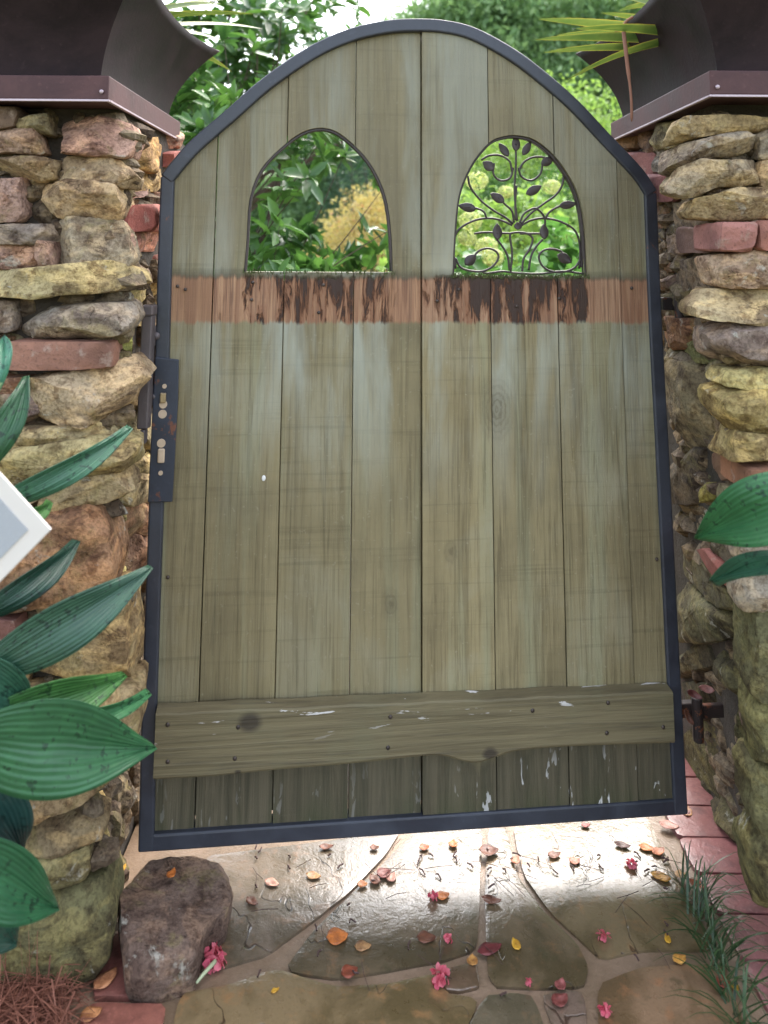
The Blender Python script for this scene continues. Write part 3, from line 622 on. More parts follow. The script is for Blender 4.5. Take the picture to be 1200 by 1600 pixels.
rt += [(prc[0]+math.cos(a)*.55, prc[1]+math.sin(a)*.45, prc[2]+rng.uniform(.15, .5), .01, .25) for a in np.linspace(-2, 2, 12)]
strap_plant(prc, rt, 'yellow edged strap leaved plant leaning out of the right copper planter', 2)
dry = on_y(975, 40, -.07); dl = MB().tube(catmull([dry+np.array([.02,0,.02]), dry, on_y(978,80,-.09), on_y(986,150,-.1), on_y(987,190,-.1)], 6), [.003]*6+[.0045]*10+[.003]*8+[.001], 6, flat=.35)
tag(dl.build('dry_leaf', m_plain('dry_brown', (.22, .10, .06), .7), None, 180), 'dry brown leaf strand hanging down the side of the right copper planter', 'dry leaf')

# ---------------------------------------------------------------- the gate
GA = .1237; gc, gs = math.cos(GA), math.sin(GA); GN = np.array([-gs, gc, 0])
def gp(px, py, off=0):
    """photo pixel to gate coordinates (u along the gate, z up)"""
    P = on(px, py, GN*off, GN); return (P[0]*gc+P[1]*gs, P[2])
gate = empty('garden_gate', (0, 0, 0), GA); tag(gate, 'arched weathered plank gate in a blue black metal frame between two stone piers', 'gate')
arch_px = [(252,274),(275,246),(300,219),(350,176),(400,132),(450,95),(500,65),(550,45),(600,34),(640,31),(690,33),(740,45),(800,77),(850,114),(900,158),(950,211),(1000,264),(1023,298)]
AO = [gp(*p) for p in arch_px]; au = np.array([p[0] for p in AO]); az = np.array([p[1] for p in AO])
def dense(P, k=5): return catmull([np.array(p) for p in P], k)
AD = np.array(dense(AO, 5))
def ztop(u): return float(np.interp(u, AD[:, 0], AD[:, 1]))-.024
LWp = [(381,425),(385,375),(390,310),(408,264),(440,230),(470,208),(497,200),(522,204),(548,222),(575,250),(595,285),(606,320),(612,370),(614,425)]
RWp = [(706,430),(708,380),(713,320),(722,285),(740,250),(765,222),(788,213),(810,212),(835,219),(862,240),(885,270),(902,304),(912,352),(917,432)]
def win(Pp):
    W = [gp(*p) for p in Pp]; base = (W[0][1]+W[-1][1])/2
    D = np.array(dense(W, 6)); k = int(np.argmax(D[:, 1])); L, Rr = D[:k+1], D[k:]
    u = np.r_[L[:, 0], Rr[1:, 0]]; z = np.r_[L[:, 1], Rr[1:, 1]]
    u = np.maximum.accumulate(u + np.arange(len(u))*1e-6)
    return dict(u0=u[0], u1=u[-1], b=base, u=u, z=z)
WL, WR = win(LWp), win(RWp)
joints = [-.532, -.441, -.292, -.143, .004, .156, .307, .452, .532]
ZB = .105
def plank(i):
    gl = [0, .0012, .0010, .0013, .0016, .0011, .0010, .0009, 0]; a, b = joints[i]+gl[i], joints[i+1]-gl[i+1]
    us = set(np.linspace(a, b, 16)); rngk = np.random.default_rng(i)
    for Wn in (WL, WR):
        for e in (Wn['u0'], Wn['u1']):
            if a < e < b: us |= {e-1e-5, e+1e-5}
        us |= {float(x) for x in Wn['u'][::2] if a < x < b}
    us = sorted(us); yo = [0, .001, -.001, .0015, -.006, -.005, -.007, -.005][i]
    bm = bmesh.new(); cols = []; zb0 = ZB-rngk.uniform(0, .01)
    for u in us:
        zt = ztop(u); zb = zb0 + rngk.uniform(-.006, .007)*(rngk.random() > .4); seg = [(zb, zt)]
        for Wn in (WL, WR):
            if Wn['u0'] < u < Wn['u1']: seg = [(zb, Wn['b']), (float(np.interp(u, Wn['u'], Wn['z'])), zt)]
        cols.append((u, seg))
    def verts(u, s):
        return [bm.verts.new((u, yo, s[0]+(s[1]-s[0])*j/6)) for j in range(7)]
    prev = None
    for u, seg in cols:
        cur = [verts(u, s) for s in seg]
        if prev is not None and len(prev) == len(cur):
            for A, B in zip(prev, cur):
                for j in range(6): bm.faces.new((A[j], B[j], B[j+1], A[j+1]))
        elif prev is not None:
            # an opening starts or stops here: close the narrow column to full height
            lone, two = (prev[0], cur) if len(prev) == 1 else (cur[0], prev)
        prev = cur
    bmesh.ops.remove_doubles(bm, verts=bm.verts, dist=5e-5)
    for f_ in bm.faces:
        f_.normal_update()
        if f_.normal.y > 0: f_.normal_flip()
    res = bmesh.ops.extrude_face_region(bm, geom=bm.faces[:]); vs_ = [v for v in res['geom'] if isinstance(v, bmesh.types.BMVert)]
    bmesh.ops.translate(bm, verts=vs_, vec=(0, .024, 0))
    bmesh.ops.recalc_face_normals(bm, faces=bm.faces[:])
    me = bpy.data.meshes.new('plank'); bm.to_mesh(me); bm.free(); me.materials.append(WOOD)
    o = bpy.data.objects.new('plank', me); col.objects.link(o); o.parent = gate; bevel(o, .0022, 2, 40); return o
for i in range(8): plank(i)
# unseen strips added behind the joints to block light; one joint is left open
for i in (1, 2, 4, 5, 6, 7):
    u = joints[i]; seg = [(ZB+.01, 1.16 if i == 1 else ztop(u)-.012)]
    for Wn in (WL, WR):
        if Wn['u0']-.01 < u < Wn['u1']+.01: seg = [(ZB+.01, Wn['b']-.02), (float(np.interp(u, Wn['u'], Wn['z']))+.02, ztop(u)-.012)]
    for a, b in seg:
        MB().box((u-.012, .0285, a), (u+.012, .036, b)).build('joint_light_block', WOOD, gate)
def gbar(name, pts, wd, dep, y0, mat=IRON, inward=1):
    """a flat bar following pts (outer edge, gate coordinates), wd wide, from y0 to y0+dep"""
    P = [np.array(p, float) for p in pts]; m = len(P); V = []
    for i in range(m):
        t = P[min(i+1, m-1)]-P[max(i-1, 0)]; t /= np.linalg.norm(t); n = np.array([t[1], -t[0]])*inward
        for q, y in ((0, y0), (wd, y0), (wd, y0+dep), (0, y0+dep)): p = P[i]+n*q; V.append((p[0], y, p[1]))
    Fc = [(i*4+k, i*4+(k+1) % 4, (i+1)*4+(k+1) % 4, (i+1)*4+k) for i in range(m-1) for k in range(4)] + [(0, 1, 2, 3), tuple((m-1)*4+k for k in range(4))[::-1]]
    bm = bmesh.new(); bv = [bm.verts.new(v) for v in V]
    for f_ in Fc: bm.faces.new([bv[i] for i in f_])
    bmesh.ops.recalc_face_normals(bm, faces=bm.faces[:]); me = bpy.data.meshes.new(name); bm.to_mesh(me); bm.free(); me.materials.append(mat)
    o = bpy.data.objects.new(name, me); col.objects.link(o); o.parent = gate; return bevel(o, .004, 3, 50)
gbar('arch_bar', AD, .030, .042, -.014)
lw = [gp(*p) for p in ((252,276),(247,420),(243,560),(234,780),(224,1060),(217,1326))]
gbar('stile', dense(lw, 4), .029, .042, -.0125, inward=-1)
rw = [gp(*p) for p in ((1023,302),(1030,480),(1045,760),(1060,1060),(1071,1267))]
gbar('stile', dense(rw, 4), .029, .042, -.0125, inward=1)
b0, b1 = gp(217, 1327), gp(1071, 1268); gbar('bottom_rail', [(b0[0]+.003, b0[1]), (b1[0]-.003, b1[1])], .030, .040, -.011, inward=-1)
# lock plate on the latch edge
lpz = [gp(*p) for p in ((244,556),(281,560),(280,620),(271,780),(233,781))]
mb = MB(); m = len(lpz); mb.add([(u, -.0185, z) for u, z in lpz]+[(u, -.013, z) for u, z in lpz], [tuple(range(m)), tuple(range(2*m-1, m-1, -1))] + [(i, i+m, (i+1) % m+m, (i+1) % m) for i in range(m)])
lock = bevel(mb.build('lock_plate', IRONR, gate), .002)
HOLE = m_plain('pale_hole', (.50, .38, .26), .5); BRASS = m_metal('dull_brass', (.30, .22, .12), (.45, .34, .2), .35, .7)
for px, py, rr_ in ((259,601,.0045),(257,629,.008),(256,644,.0085),(254,689,.0085),(253,735,.0045)):
    u, z = gp(px, py); hb = MB().tube([(u, -.0200, z), (u, -.0184, z)], rr_, 16); hb.build('lock_hole', HOLE, lock)
u, z = gp(257, 618); bevel(MB().box((u-.006, -.026, z-.011), (u+.006, -.018, z+.009)).build('lock_bolt', BRASS, lock), .002)
u, z = gp(254, 708); bevel(MB().box((u-.007, -.024, z-.014), (u+.007, -.018, z+.014)).build('lock_bolt', HOLE, lock), .003)
# the ledge board near the foot, with its waney lower edge
tp = [gp(247,1112,-.03), gp(1047,1078,-.03)]
bt = dense([gp(*p, -.03) for p in ((240,1215),(330,1210),(430,1200),(550,1190),(650,1179),(690,1178),(720,1186),(745,1189),(775,1180),(810,1170),(900,1163),(1052,1158))], 5)
mb = MB(); V = []; K = len(bt)
bz = np.array(bt)
for i in range(K):
    u = bz[i, 0]; zt = np.interp(u, [tp[0][0], tp[1][0]], [tp[0][1], tp[1][1]])+.0008*math.sin(u*31)+.0005*math.sin(u*83); zb = bz[i, 1]
    V += [(u, -.035, zb), (u, -.0375, zb+.004), (u, -.0375, zt-.003), (u, -.035, zt), (u, -.0082, zt+.0035), (u, -.0082, zb)]
Fc = [(i*6+k, (i+1)*6+k, (i+1)*6+(k+1) % 6, i*6+(k+1) % 6) for i in range(K-1) for k in range(6)] + [tuple(range(6)), tuple((K-1)*6+k for k in range(6))[::-1]]
bm = bmesh.new(); bv = [bm.verts.new(v) for v in V]
for f_ in Fc: bm.faces.new([bv[i] for i in f_])
bmesh.ops.recalc_face_normals(bm, faces=bm.faces[:]); me = bpy.data.meshes.new('ledge_board'); bm.to_mesh(me); bm.free(); me.materials.append(BATTEN)
lb = bpy.data.objects.new('ledge_board', me); col.objects.link(lb); lb.parent = gate
NAIL = m_metal('nail', (.05, .04, .035), (.10, .075, .06), .4, .6)
for px, py in ((372,1136),(367,1185),(262,1132),(262,1190),(606,1168),(832,1110),(950,1098),(948,1145),(1036,1136),(610,1120)):
    u, z = gp(px, py, -.037); MB().sphere((u, -.0378, z), .0042, 8, 6, (1, .5, 1)).build('nail', NAIL, lb, 180)
for px, py in ((290,452),(278,447),(393,468),(395,441),(498,488),(505,445),(682,470),(716,452),(872,466),(985,450),(806,478),(263,900),(1024,872)):
    u, z = gp(px, py); MB().sphere((u, -.007, z), .0038, 8, 6, (1, .8, 1)).build('nail', NAIL, gate, 180)
# paint chip on the third board
u, z = gp(412, 747); MB().sphere((u, -.0005, z), .0048, 7, 5, (.9, .4, 1.2)).build('bird_dropping', m_plain('white_fleck', (.7, .68, .64), .7), gate)
# moss growing on the sills of the two openings
rngm = np.random.default_rng(12); V = []; Fc = []
for Wn, cnt in ((WL, 90), (WR, 420)):
    for i in range(cnt):
        u = rngm.uniform(Wn['u0']-.006, Wn['u1']+.004); y = rngm.uniform(-.010, .004); h = rngm.uniform(.004, .010); a = rngm.uniform(0, 6.28); zz = Wn['b']+.001-rngm.uniform(0, .004)
        n = len(V); dx = math.cos(a)*.0018; V += [(u-dx, y-math.sin(a)*.0018, zz-.003), (u+dx, y+math.sin(a)*.0018, zz-.003), (u+rngm.uniform(-.004, .004), y-rngm.uniform(0, .006), zz+h)]; Fc.append((n, n+1, n+2))
o = mesh_obj('moss', V, Fc, m_plain('moss', (.075, .095, .03), .9), gate); o['kind'] = 'stuff'
# metal strap round the openings, and the wrought iron tree in the right one
for Wn in (WL, WR):
    D = [(Wn['u'][i], Wn['z'][i]) for i in range(0, len(Wn['u']), 2)] + [(Wn['u'][-1], Wn['z'][-1])]
    q = gbar('opening_liner', D, .006, .014, .003 if Wn is WL else .001, GRILLE)
grl = empty('window_grille', (0, 0, 0), 0, gate)
def scroll(pts, r_=.0025, k=8):
    P = [(a, .014, b) for a, b in (gp(*p, .014) for p in pts)]
    return MB().tube(catmull(P, k), r_, 8).build('scroll', GRILLE, grl, 180)
for s in (
 [(806,205+20),(806,260),(804,300),(808,345)], [(703+50,424),(760,427),(785,424),(801,426),(840,428),(880,424),(912,428)],
 [(712,420),(708,385),(716,360),(740,345),(765,341),(785,345),(800,352)], [(905,420),(906,385),(898,360),(875,346),(850,341),(830,344),(815,352)],
 [(802,350),(790,340),(770,328),(750,312),(735,292),(731,275)], [(814,350),(830,333),(850,318),(868,305),(878,290),(881,272)],
 [(800,268),(796,252),(782,243),(765,243),(752,250)], [(810,268),(818,254),(832,246),(850,246),(862,254)],
 [(772,255),(771,272),(782,282),(797,278),(802,262)], [(848,254),(844,272),(830,282),(815,276),(810,262)],
 [(760,340),(755,330),(738,324),(722,324)], [(852,341),(860,330),(878,321),(900,319)],
 [(803,348),(800,330),(790,320),(778,308)], [(812,348),(818,335),(828,328),(838,326),(850,338),(852,352)],
 [(806,344),(805,320),(807,290)],
 [(798,424),(800,395),(797,370),(800,364),(820,364),(832,372),(828,388),(818,405),(816,424)],
 [(775,372),(785,385),(793,400),(796,422)], [(848,374),(838,385),(830,400),(826,422)],
 [(712,418),(712,404),(718,416),(730,422),(752,424),(770,416),(779,402),(774,392),(762,388),(750,391),(742,398)],
 [(908,418),(908,404),(898,418),(880,425),(862,424),(848,416),(842,402),(848,392),(860,389),(875,392),(884,400)],
 [(741,365),(760,363),(800,365)], [(812,365),(840,365),(848,366)]):
    scroll(s)
def mleaf(px, py, L, W_, ang, name='metal_leaf'):
    u, z = gp(px, py, .012); K = 9; V = []; ca, sa = math.cos(ang), math.sin(ang); sc_ = .00110
    L *= sc_; W_ *= sc_
    for i in range(K+1):
        s = i/K; wv = W_*.5*math.sin(math.pi*s**.85)**.8+.0006; x = (s-.5)*L
        for f_ in (-1, 0, 1):
            y = f_*wv; V.append((u+x*ca-y*sa, .012-.004*abs(f_)*wv/W_*2+.003*math.sin(s*3), z+x*sa+y*ca))
    Fc = [(i*3+k, i*3+k+1, i*3+k+4, i*3+k+3) for i in range(K) for k in range(2)]
    o = mesh_obj(name, V, Fc, GRILLE, grl, 180); s_ = o.modifiers.new('s', 'SOLIDIFY'); s_.thickness = .002; return o
for a in ((806,224,34,17,1.57), (787,234,34,16,2.2), (823,232,34,15,1.0), (763,259,28,20,2.5), (855,252,30,18,.5), (777,309,34,18,2.6), (834,297,38,18,.5),
          (730,324,38,18,2.95), (887,320,38,16,.15), (777,362,34,19,1.57), (850,362,32,18,1.57), (735,406,30,20,.7), (882,404,34,20,-.5), (809,353,16,16,1.57)): mleaf(*a)
RUSTY = m_metal('rusty_hinge_iron', (.020, .015, .014), (.045, .028, .022), .6, 0, .3, rust=.8)
# hinges from the right stile into the pier
for z, sg in ((1.105, 1), (.265, 1)):
    hb = MB(); hb.box((.556, .006, z-.014), (.60, .024, z+.014)); hb.tube([(.585, -.01, z-.05), (.585, -.01, z+.035)], .011, 12); hb.box((.588, .0, z-.014), (.65, .012, z+.012)); hb.tube([(.585, -.02, z-.005), (.585, -.005, z-.005)], .008, 10)
    bevel(hb.build('hinge', RUSTY, gate), .003)
# latch keeper bolted to the left pier
kp = MB(); a0 = on_x(216, 488, -.55); 
x = -.553; kp.box((x-.012, -.128, .865), (x+.010, -.100, 1.085)); kp.box((x-.016, -.134, 1.085), (x+.012, -.098, 1.105)); kp.box((x-.01, -.099, .90), (x+.006, -.06, .94)); kp.box((x-.01, -.099, 1.02), (x+.006, -.06, 1.06)); kp.box((x-.004, -.066, .90), (x+.006, -.056, 1.06)); kp.box((x-.006, -.126, .835), (x+.004, -.10, .864))
o = bevel(kp.build('latch_keeper', KEEP), .003); world_child(o, lp)
for z in (.92, 1.04): world_child(MB().sphere((x+.007, -.08, z), .008, 10, 6).build('bolt', KEEP, None, 180), lp)

# ---------------------------------------------------------------- boulder at the latch foot
P = [on_z(*q, .075) for q in ((203,1478),(225,1484),(305,1466),(318,1432),(352,1400),(363,1368),(356,1334),(300,1326),(228,1338),(192,1384),(196,1430))]
bo = stone('boulder', P, (0, 0, 1), .095, (.175, .120, .090), STONE, None, n=84, bulge=.004, rough=.8, grow=1.08, facets=12, seed=61, edge=.012, backs=10)
tag(bo, 'dark brown square edged boulder under the lower left corner of the gate', 'boulder')

# ---------------------------------------------------------------- foliage
def frames(D, U):
    D = D/np.linalg.norm(D, axis=1)[:, None]; S = np.cross(D, U); S /= np.linalg.norm(S, axis=1)[:, None]+1e-9; return D, S, np.cross(S, D)
LEAF6 = (np.array([(0,0,0),(.28,.5,.06),(.3,0,-.04),(.28,-.5,.06),(.68,.42,.03),(.7,0,-.05),(.68,-.42,.03),(1,0,-.10)]), [(0,2,1),(0,3,2),(1,2,5,4),(2,3,6,5),(4,5,7),(5,6,7)])
LEAF2 = (np.array([(0,0,0),(.5,.5,.05),(1,0,-.06),(.5,-.5,.05)]), [(0,2,1),(0,3,2)])
def leaves(P, D, U, L, W_, tpl):
    D, S, N = frames(D, U); T, Fc = tpl; n = len(T)
    V = P[:, None] + D[:, None]*(T[None, :, 0:1]*L[:, None, None]) + S[:, None]*(T[None, :, 1:2]*W_[:, None, None]) + N[:, None]*(T[None, :, 2:3]*L[:, None, None])
    V = V.reshape(-1, 3); off = np.arange(len(P))*n
    return V, [tuple(int(i)+o for i in f_) for o in off.tolist() for f_ in Fc], n
def sphere_dirs(rg, n): d = rg.normal(size=(n, 3)); return d/np.linalg.norm(d, axis=1)[:, None]
BARK = m_plain('bark', (.085, .062, .045), .9, .2, .4, 30)
def shrub(name, label, cat, base, cen, rad, nclump, per, L, W_, mat, seed, tpl=LEAF6, spread=.12, whorl=True, group=None, shell=.55, trunk_r=.02, keep=None, limbs=14, tri=None, up=.5):
    """stems rising from the ground that divide into twigs, each twig ending in a clump of leaves"""
    rg = np.random.default_rng(seed); root = empty(name, base); tag(root, label, cat, group)
    d = sphere_dirs(rg, nclump); r_ = (shell+(1-shell)*rg.random(nclump))[:, None]; C = np.array(cen) + d*r_*np.array(rad)
    C += .25*np.array(rad)*np.stack([vnoise(C*3+9, seed+i) for i in range(3)], 1)
    if keep is not None: C = C[[bool(keep(c)) for c in C]]
    m = len(C)
    # wood
    mb = MB(); base = np.array(base, float); hub = base*.35+np.array(cen)*.65; hub[2] = base[2]+(cen[2]-base[2])*.55
    mb.tube(catmull([base-np.array([0,0,.1]), base*.7+hub*.3+rg.normal(size=3)*.02, hub], 5), list(np.linspace(trunk_r*1.3, trunk_r*.8, 11)), 8)
    idx = rg.permutation(m)[:limbs*4]
    for k, i in enumerate(idx):
        e = C[i]; mid = hub*.5+e*.5+rg.normal(size=3)*.06*np.linalg.norm(e-hub); mid[2] += .05
        r0_ = trunk_r*(.6 if k < limbs else .22); mb.tube(catmull([hub, mid, e], 4), list(np.linspace(r0_, r0_*.25, 9)), 5)
    world_child(mb.build('trunk' if cat == 'tree' else 'stem', BARK, None, 180), root)
    # leaves
    cnt = m*per; ci = np.repeat(np.arange(m), per)
    out = d[:m] if keep is None else (C-np.array(cen))/np.array(rad)
    out = out/(np.linalg.norm(out, axis=1)[:, None]+1e-9)
    if whorl:
        ax = out + np.array([0, 0, up])+rg.normal(size=(m, 3))*.35; ax /= np.linalg.norm(ax, axis=1)[:, None]
        a1 = np.cross(ax, rg.normal(size=(m, 3))); a1 /= np.linalg.norm(a1, axis=1)[:, None]; a2 = np.cross(ax, a1)
        ph = (np.tile(np.arange(per), m)*2.39996 + rg.uniform(0, 6, cnt)*.15); el = rg.uniform(-.25, .9, cnt)
        D = (np.cos(ph)*np.cos(el))[:, None]*a1[ci] + (np.sin(ph)*np.cos(el))[:, None]*a2[ci] + np.sin(el)[:, None]*ax[ci]
        P = C[ci] + ax[ci]*rg.uniform(-spread, .02, cnt)[:, None]; U = ax[ci]+rg.normal(size=(cnt, 3))*.25
    else:
        P = C[ci] + rg.normal(size=(cnt, 3))*spread*np.array([1, 1, .75]); D = rg.normal(size=(cnt, 3))+out[ci]*.6+np.array([0, 0, -.25]); U = rg.normal(size=(cnt, 3))*.6+np.array([0, 0, 1])
    Ls = L*rg.uniform(.65, 1.2, cnt); V, Fc, n = leaves(P, D, U, Ls, Ls*W_/L*rg.uniform(.8, 1.1, cnt), tpl)
    t = np.clip(np.repeat(rg.random(m), per)*.6+rg.random(cnt)*.4, 0, 1); o = mesh_obj('foliage', V, Fc, mat, None, 180 if tpl is LEAF6 else None, tint=np.repeat(t, n))
    o['kind'] = 'stuff'; world_child(o, root); return root
M_DARK = m_leaf('broad_evergreen', (.032, .088, .026), (.11, .23, .05), .33, .33, spec=.5)
M_LIT = m_leaf('fresh_green', (.055, .15, .035), (.15, .30, .075), .4, .4)
M_LIME = m_leaf('lime_green', (.17, .29, .06), (.30, .42, .11), .4, .5)
M_FAR_HAZED = m_leaf('far_trees_hazed', (.13, .25, .10), (.27, .39, .18), .4, .6)  # distance haze put into the leaf colour as a paler green
M_GOLD = m_leaf('golden', (.48, .35, .13), (.42, .38, .15), .35, .6, (.45, .24, .12))
M_CON = m_leaf('conifer', (.020, .055, .035), (.05, .105, .06), .15, .6)
M_HED = m_leaf('hedge', (.045, .12, .03), (.11, .22, .05), .3, .5)
shrub('broadleaf_shrub', 'tall dark glossy broad leaved shrub behind the left side of the gate', 'shrub', (-.95, 1.25, -.05), (-.62, 1.25, 1.25), (.72, .5, 1.05), 250, 9, .095, .036, M_DARK, 21, spread=.05, trunk_r=.022, shell=.25)
shrub('broadleaf_shrub', 'fresh green broad leaved shrub seen low in the left gate opening', 'shrub', (-.38, 1.15, -.05), (-.43, 1.10, .90), (.22, .28, .50), 85, 9, .10, .038, M_LIT, 22, spread=.05, trunk_r=.014, shell=.3)
shrub('broadleaf_tree', 'dark leaved tree arching over the top left of the gate against the sky', 'tree', (-1.2, 2.9, -.05), (-.95, 2.7, 2.25), (1.15, .8, .75), 340, 9, .11, .042, M_DARK, 23, spread=.06, trunk_r=.04, shell=.25)
shrub('golden_maple', 'golden mounded maple seen through the left gate opening', 'shrub', (.45, 6.6, -.05), (.42, 6.6, .80), (1.2, .9, 1.0), 700, 80, .05, .022, M_GOLD, 24, LEAF2, .10, False, trunk_r=.04, shell=.8)
shrub('blue_conifer', 'dark blue green conifer behind the golden maple', 'tree', (.1, 9.2, -.05), (.1, 9.2, 1.6), (1.1, .9, 1.6), 330, 70, .07, .012, M_CON, 25, LEAF2, .15, False, trunk_r=.06, shell=.6)
hyd = shrub('hydrangea', 'hydrangea bush with pale green flower heads behind the right gate opening', 'shrub', (.55, 2.2, -.05), (.62, 2.2, .85), (.50, .5, .58), 230, 9, .085, .05, M_LIT, 26, spread=.06, trunk_r=.015, shell=.45)
rg = np.random.default_rng(31)
FLW = m_leaf('pale_florets', (.42, .47, .16), (.58, .60, .26), .3, .6)
for px, py, yv, rr_ in ((745,282,1.75,.05), (770,402,1.62,.045), (735,345,1.7,.05), (760,385,1.8,.05), (862,292,1.9,.04), (730,372,1.7,.04), (790,300,2.0,.035)):
    c = on_y(px, py, yv); n = 170; d = sphere_dirs(rg, n); P = c + d*rr_*np.array([1, 1, .8]); U = d
    D = np.cross(d, rg.normal(size=(n, 3))); V, Fc, k = leaves(P, D, U, np.full(n, .016), np.full(n, .013), LEAF2)
    world_child(mesh_obj('flower_head', V, Fc, FLW, None, tint=np.repeat(rg.random(n), k)), hyd)
shrub('lime_shrub', 'lime green leafy shrub further back behind the hydrangea', 'shrub', (.9, 4.2, -.05), (.85, 4.2, .85), (.95, .7, .85), 260, 26, .075, .04, M_LIME, 27, LEAF6, .09, False, trunk_r=.025, shell=.6)
shrub('lime_tree', 'bright lime leaved small tree beside the right planter', 'tree', (2.2, 6.3, -.05), (2.0, 6.3, 1.75), (1.35, 1.0, 1.15), 420, 60, .06, .03, M_LIME, 28, LEAF2, .13, False, trunk_r=.05, shell=.6)
shrub('clipped_evergreen', 'mid green fine leaved evergreen below the lime tree', 'shrub', (1.75, 4.5, -.05), (1.75, 4.5, .95), (.8, .6, .95), 300, 60, .045, .02, M_HED, 29, LEAF2, .09, False, trunk_r=.03, shell=.75)
shrub('clipped_evergreen', 'dark green evergreen standing behind the hydrangea at the centre', 'shrub', (1.05, 5.4, -.05), (1.1, 5.4, .9), (.7, .6, .95), 260, 60, .05, .022, M_HED, 30, LEAF2, .09, False, trunk_r=.03, shell=.7)
for i, (x, yv, h, w_, lab) in enumerate(((1.9, 15, 7.6, 1.9, 'tall pale green tree left of the row beyond the garden'), (4.6, 16, 8.4, 2.2, 'tall pale green tree at the middle of the row beyond the garden'), (7.4, 16, 8.2, 2.3, 'tall pale green tree behind the right planter'), (-.6, 20, 6.4, 1.8, 'distant tree lower than its neighbours behind the gate top'), (-6.5, 19, 3.6, 2.2, 'low distant tree behind the left planter'), (3.2, 19, 8.6, 2.2, 'tallest far tree between the first two of the row beyond the garden'), (6.0, 20, 9.6, 2.4, 'tall far tree at the back of the row on the right'), (-3.0, 21, 3.4, 2.4, 'low distant tree behind the dark leaved tree'))):
    shrub('garden_tree', lab, 'tree', (x, yv, -.05), (x, yv, h*.52), (w_*1.15, w_*.8, h*.48), 760, 60, .19, .075, M_FAR_HAZED, 50+i, LEAF2, .24, False, 'tall trees beyond the garden', shell=.45, trunk_r=.05)

# ---------------------------------------------------------------- big leaves in the foreground
BIG = m_bigleaf('aspidistra', None, None)
def big_leaf(parent, bpx, by, tpx, ty, wpx, color, tilt=0.0, arch=.03, fold=.25, belly=.45, root=None):
    b, t = on_y(*bpx, by), on_y(*tpx, ty); d = t-b; L = np.linalg.norm(d); d /= L
    vw = (b+t)/2-CAM; dist = vw@fw; vw /= np.linalg.norm(vw); W_ = wpx/F*dist
    s0 = np.cross(d, vw); s0 /= np.linalg.norm(s0); nn = np.cross(s0, d)
    if nn@vw > 0: nn = -nn
    S = math.cos(tilt)*s0+math.sin(tilt)*nn; N = np.cross(S, d)
    if N@vw > 0: N = -N
    K, M = 30, 17; V = []; rib = []
    for i in range(K+1):
        s = i/K; wv = W_*.5*(math.sin(math.pi*min(1, s**(math.log(.5)/math.log(belly))))**.92)*(1-.42*s**3)+.0008
        ctr = b+d*L*s + N*arch*math.sin(math.pi*s) + np.array([0, 0, -.02*s*s])*0
        for j in range(M):
            f_ = -1+2*j/(M-1); wave = .004*math.sin(7*s+3*f_)+.0012*math.cos(f_*19)
            V.append(ctr + S*wv*f_ + N*(-fold*wv*(1-abs(f_))**1.3*.8+wave + .010*math.sin(4*s+1)*f_)); rib.append(f_*.5+.5)
    Fc = [(i*M+j, i*M+j+1, (i+1)*M+j+1, (i+1)*M+j) for i in range(K) for j in range(M-1)]
    o = mesh_obj('leaf', V, Fc, BIG, None, 180, color); at = o.data.attributes.new('rib', 'FLOAT', 'POINT'); at.data.foreach_set('value', np.array(rib, np.float32))
    s_ = o.modifiers.new('s', 'SOLIDIFY'); s_.thickness = .0012; world_child(o, parent)
    if root is not None:
        r_ = np.array(root); mid = r_*.5+b*.5; mid[2] += .05
        world_child(MB().tube(catmull([r_, mid, b, b+d*L*.12+N*arch*.35], 6), [.005]*12+[.004]*6+[.002], 7).build('stalk', STALK, None, 180), parent)
    return o
STALK = m_plain('stalk', (.07, .14, .05), .5)
la = empty('broad_leaf_plant', (-1.02, -.62, 0)); tag(la, 'dark green broad leaved plant in front of the left stone pier', 'plant', 'broad leaved plants in front of the piers')
DG, TEAL, LG = (.012, .054, .020), (.018, .058, .034), (.034, .115, .026)
r_l = lambda: (-1.02+random.uniform(-.06, .06), -.62+random.uniform(-.05, .05), 0)
for a in (((-60,770), -.60, (42,588), -.50, 52, DG, .3), ((-20,640), -.58, (4,528), -.50, 26, (.03,.12,.07), .2), ((-70,812), -.60, (204,668), -.40, 46, (.022,.085,.045), .5), ((-30,815), -.55, (78,784), -.45, 26, LG, .4),
          ((-80,985), -.62, (120,845), -.42, 50, (.008,.035,.022), .5), ((-70,1070), -.62, (236,886), -.44, 84, TEAL, .35), ((-60,1130), -.6, (195,1054), -.42, 74, LG, .4), ((20,1130), -.55, (233,1082), -.38, 28, (.035,.13,.05), .5),
          ((-90,1150), -.64, (242,1167), -.44, 132, (.018,.080,.030), .25), ((-60,1010), -.62, (52,1100), -.52, 70, (.022,.08,.05), .3), ((-40,1180), -.6, (38,1330), -.5, 95, (.012,.045,.042), .3), ((-90,1300), -.62, (90,1416), -.50, 96, (.017,.085,.034), .3), ((-30,1340), -.58, (26,1470), -.5, 60, (.012,.07,.05), .4)):
    big_leaf(la, *a, root=r_l())
ra = empty('broad_leaf_plant', (.86, -.62, 0)); tag(ra, 'green broad leaved plant reaching in from the right in front of the pier', 'plant', 'broad leaved plants in front of the piers')
r_r = lambda: (.86+random.uniform(-.05, .05), -.62+random.uniform(-.05, .05), 0)
big_leaf(ra, (1330,760), -.62, (1090,842), -.42, 104, (.018,.085,.028), .3, root=r_r()); big_leaf(ra, (1330,880), -.62, (1114,910), -.44, 40, (.015,.065,.035), .5, root=r_r()); big_leaf(ra, (1400,700), -.6, (1290,560), -.5, 80, DG, .3, root=r_r()); big_leaf(ra, (1400,960), -.6, (1280,1090), -.5, 80, DG, .3, root=r_r())
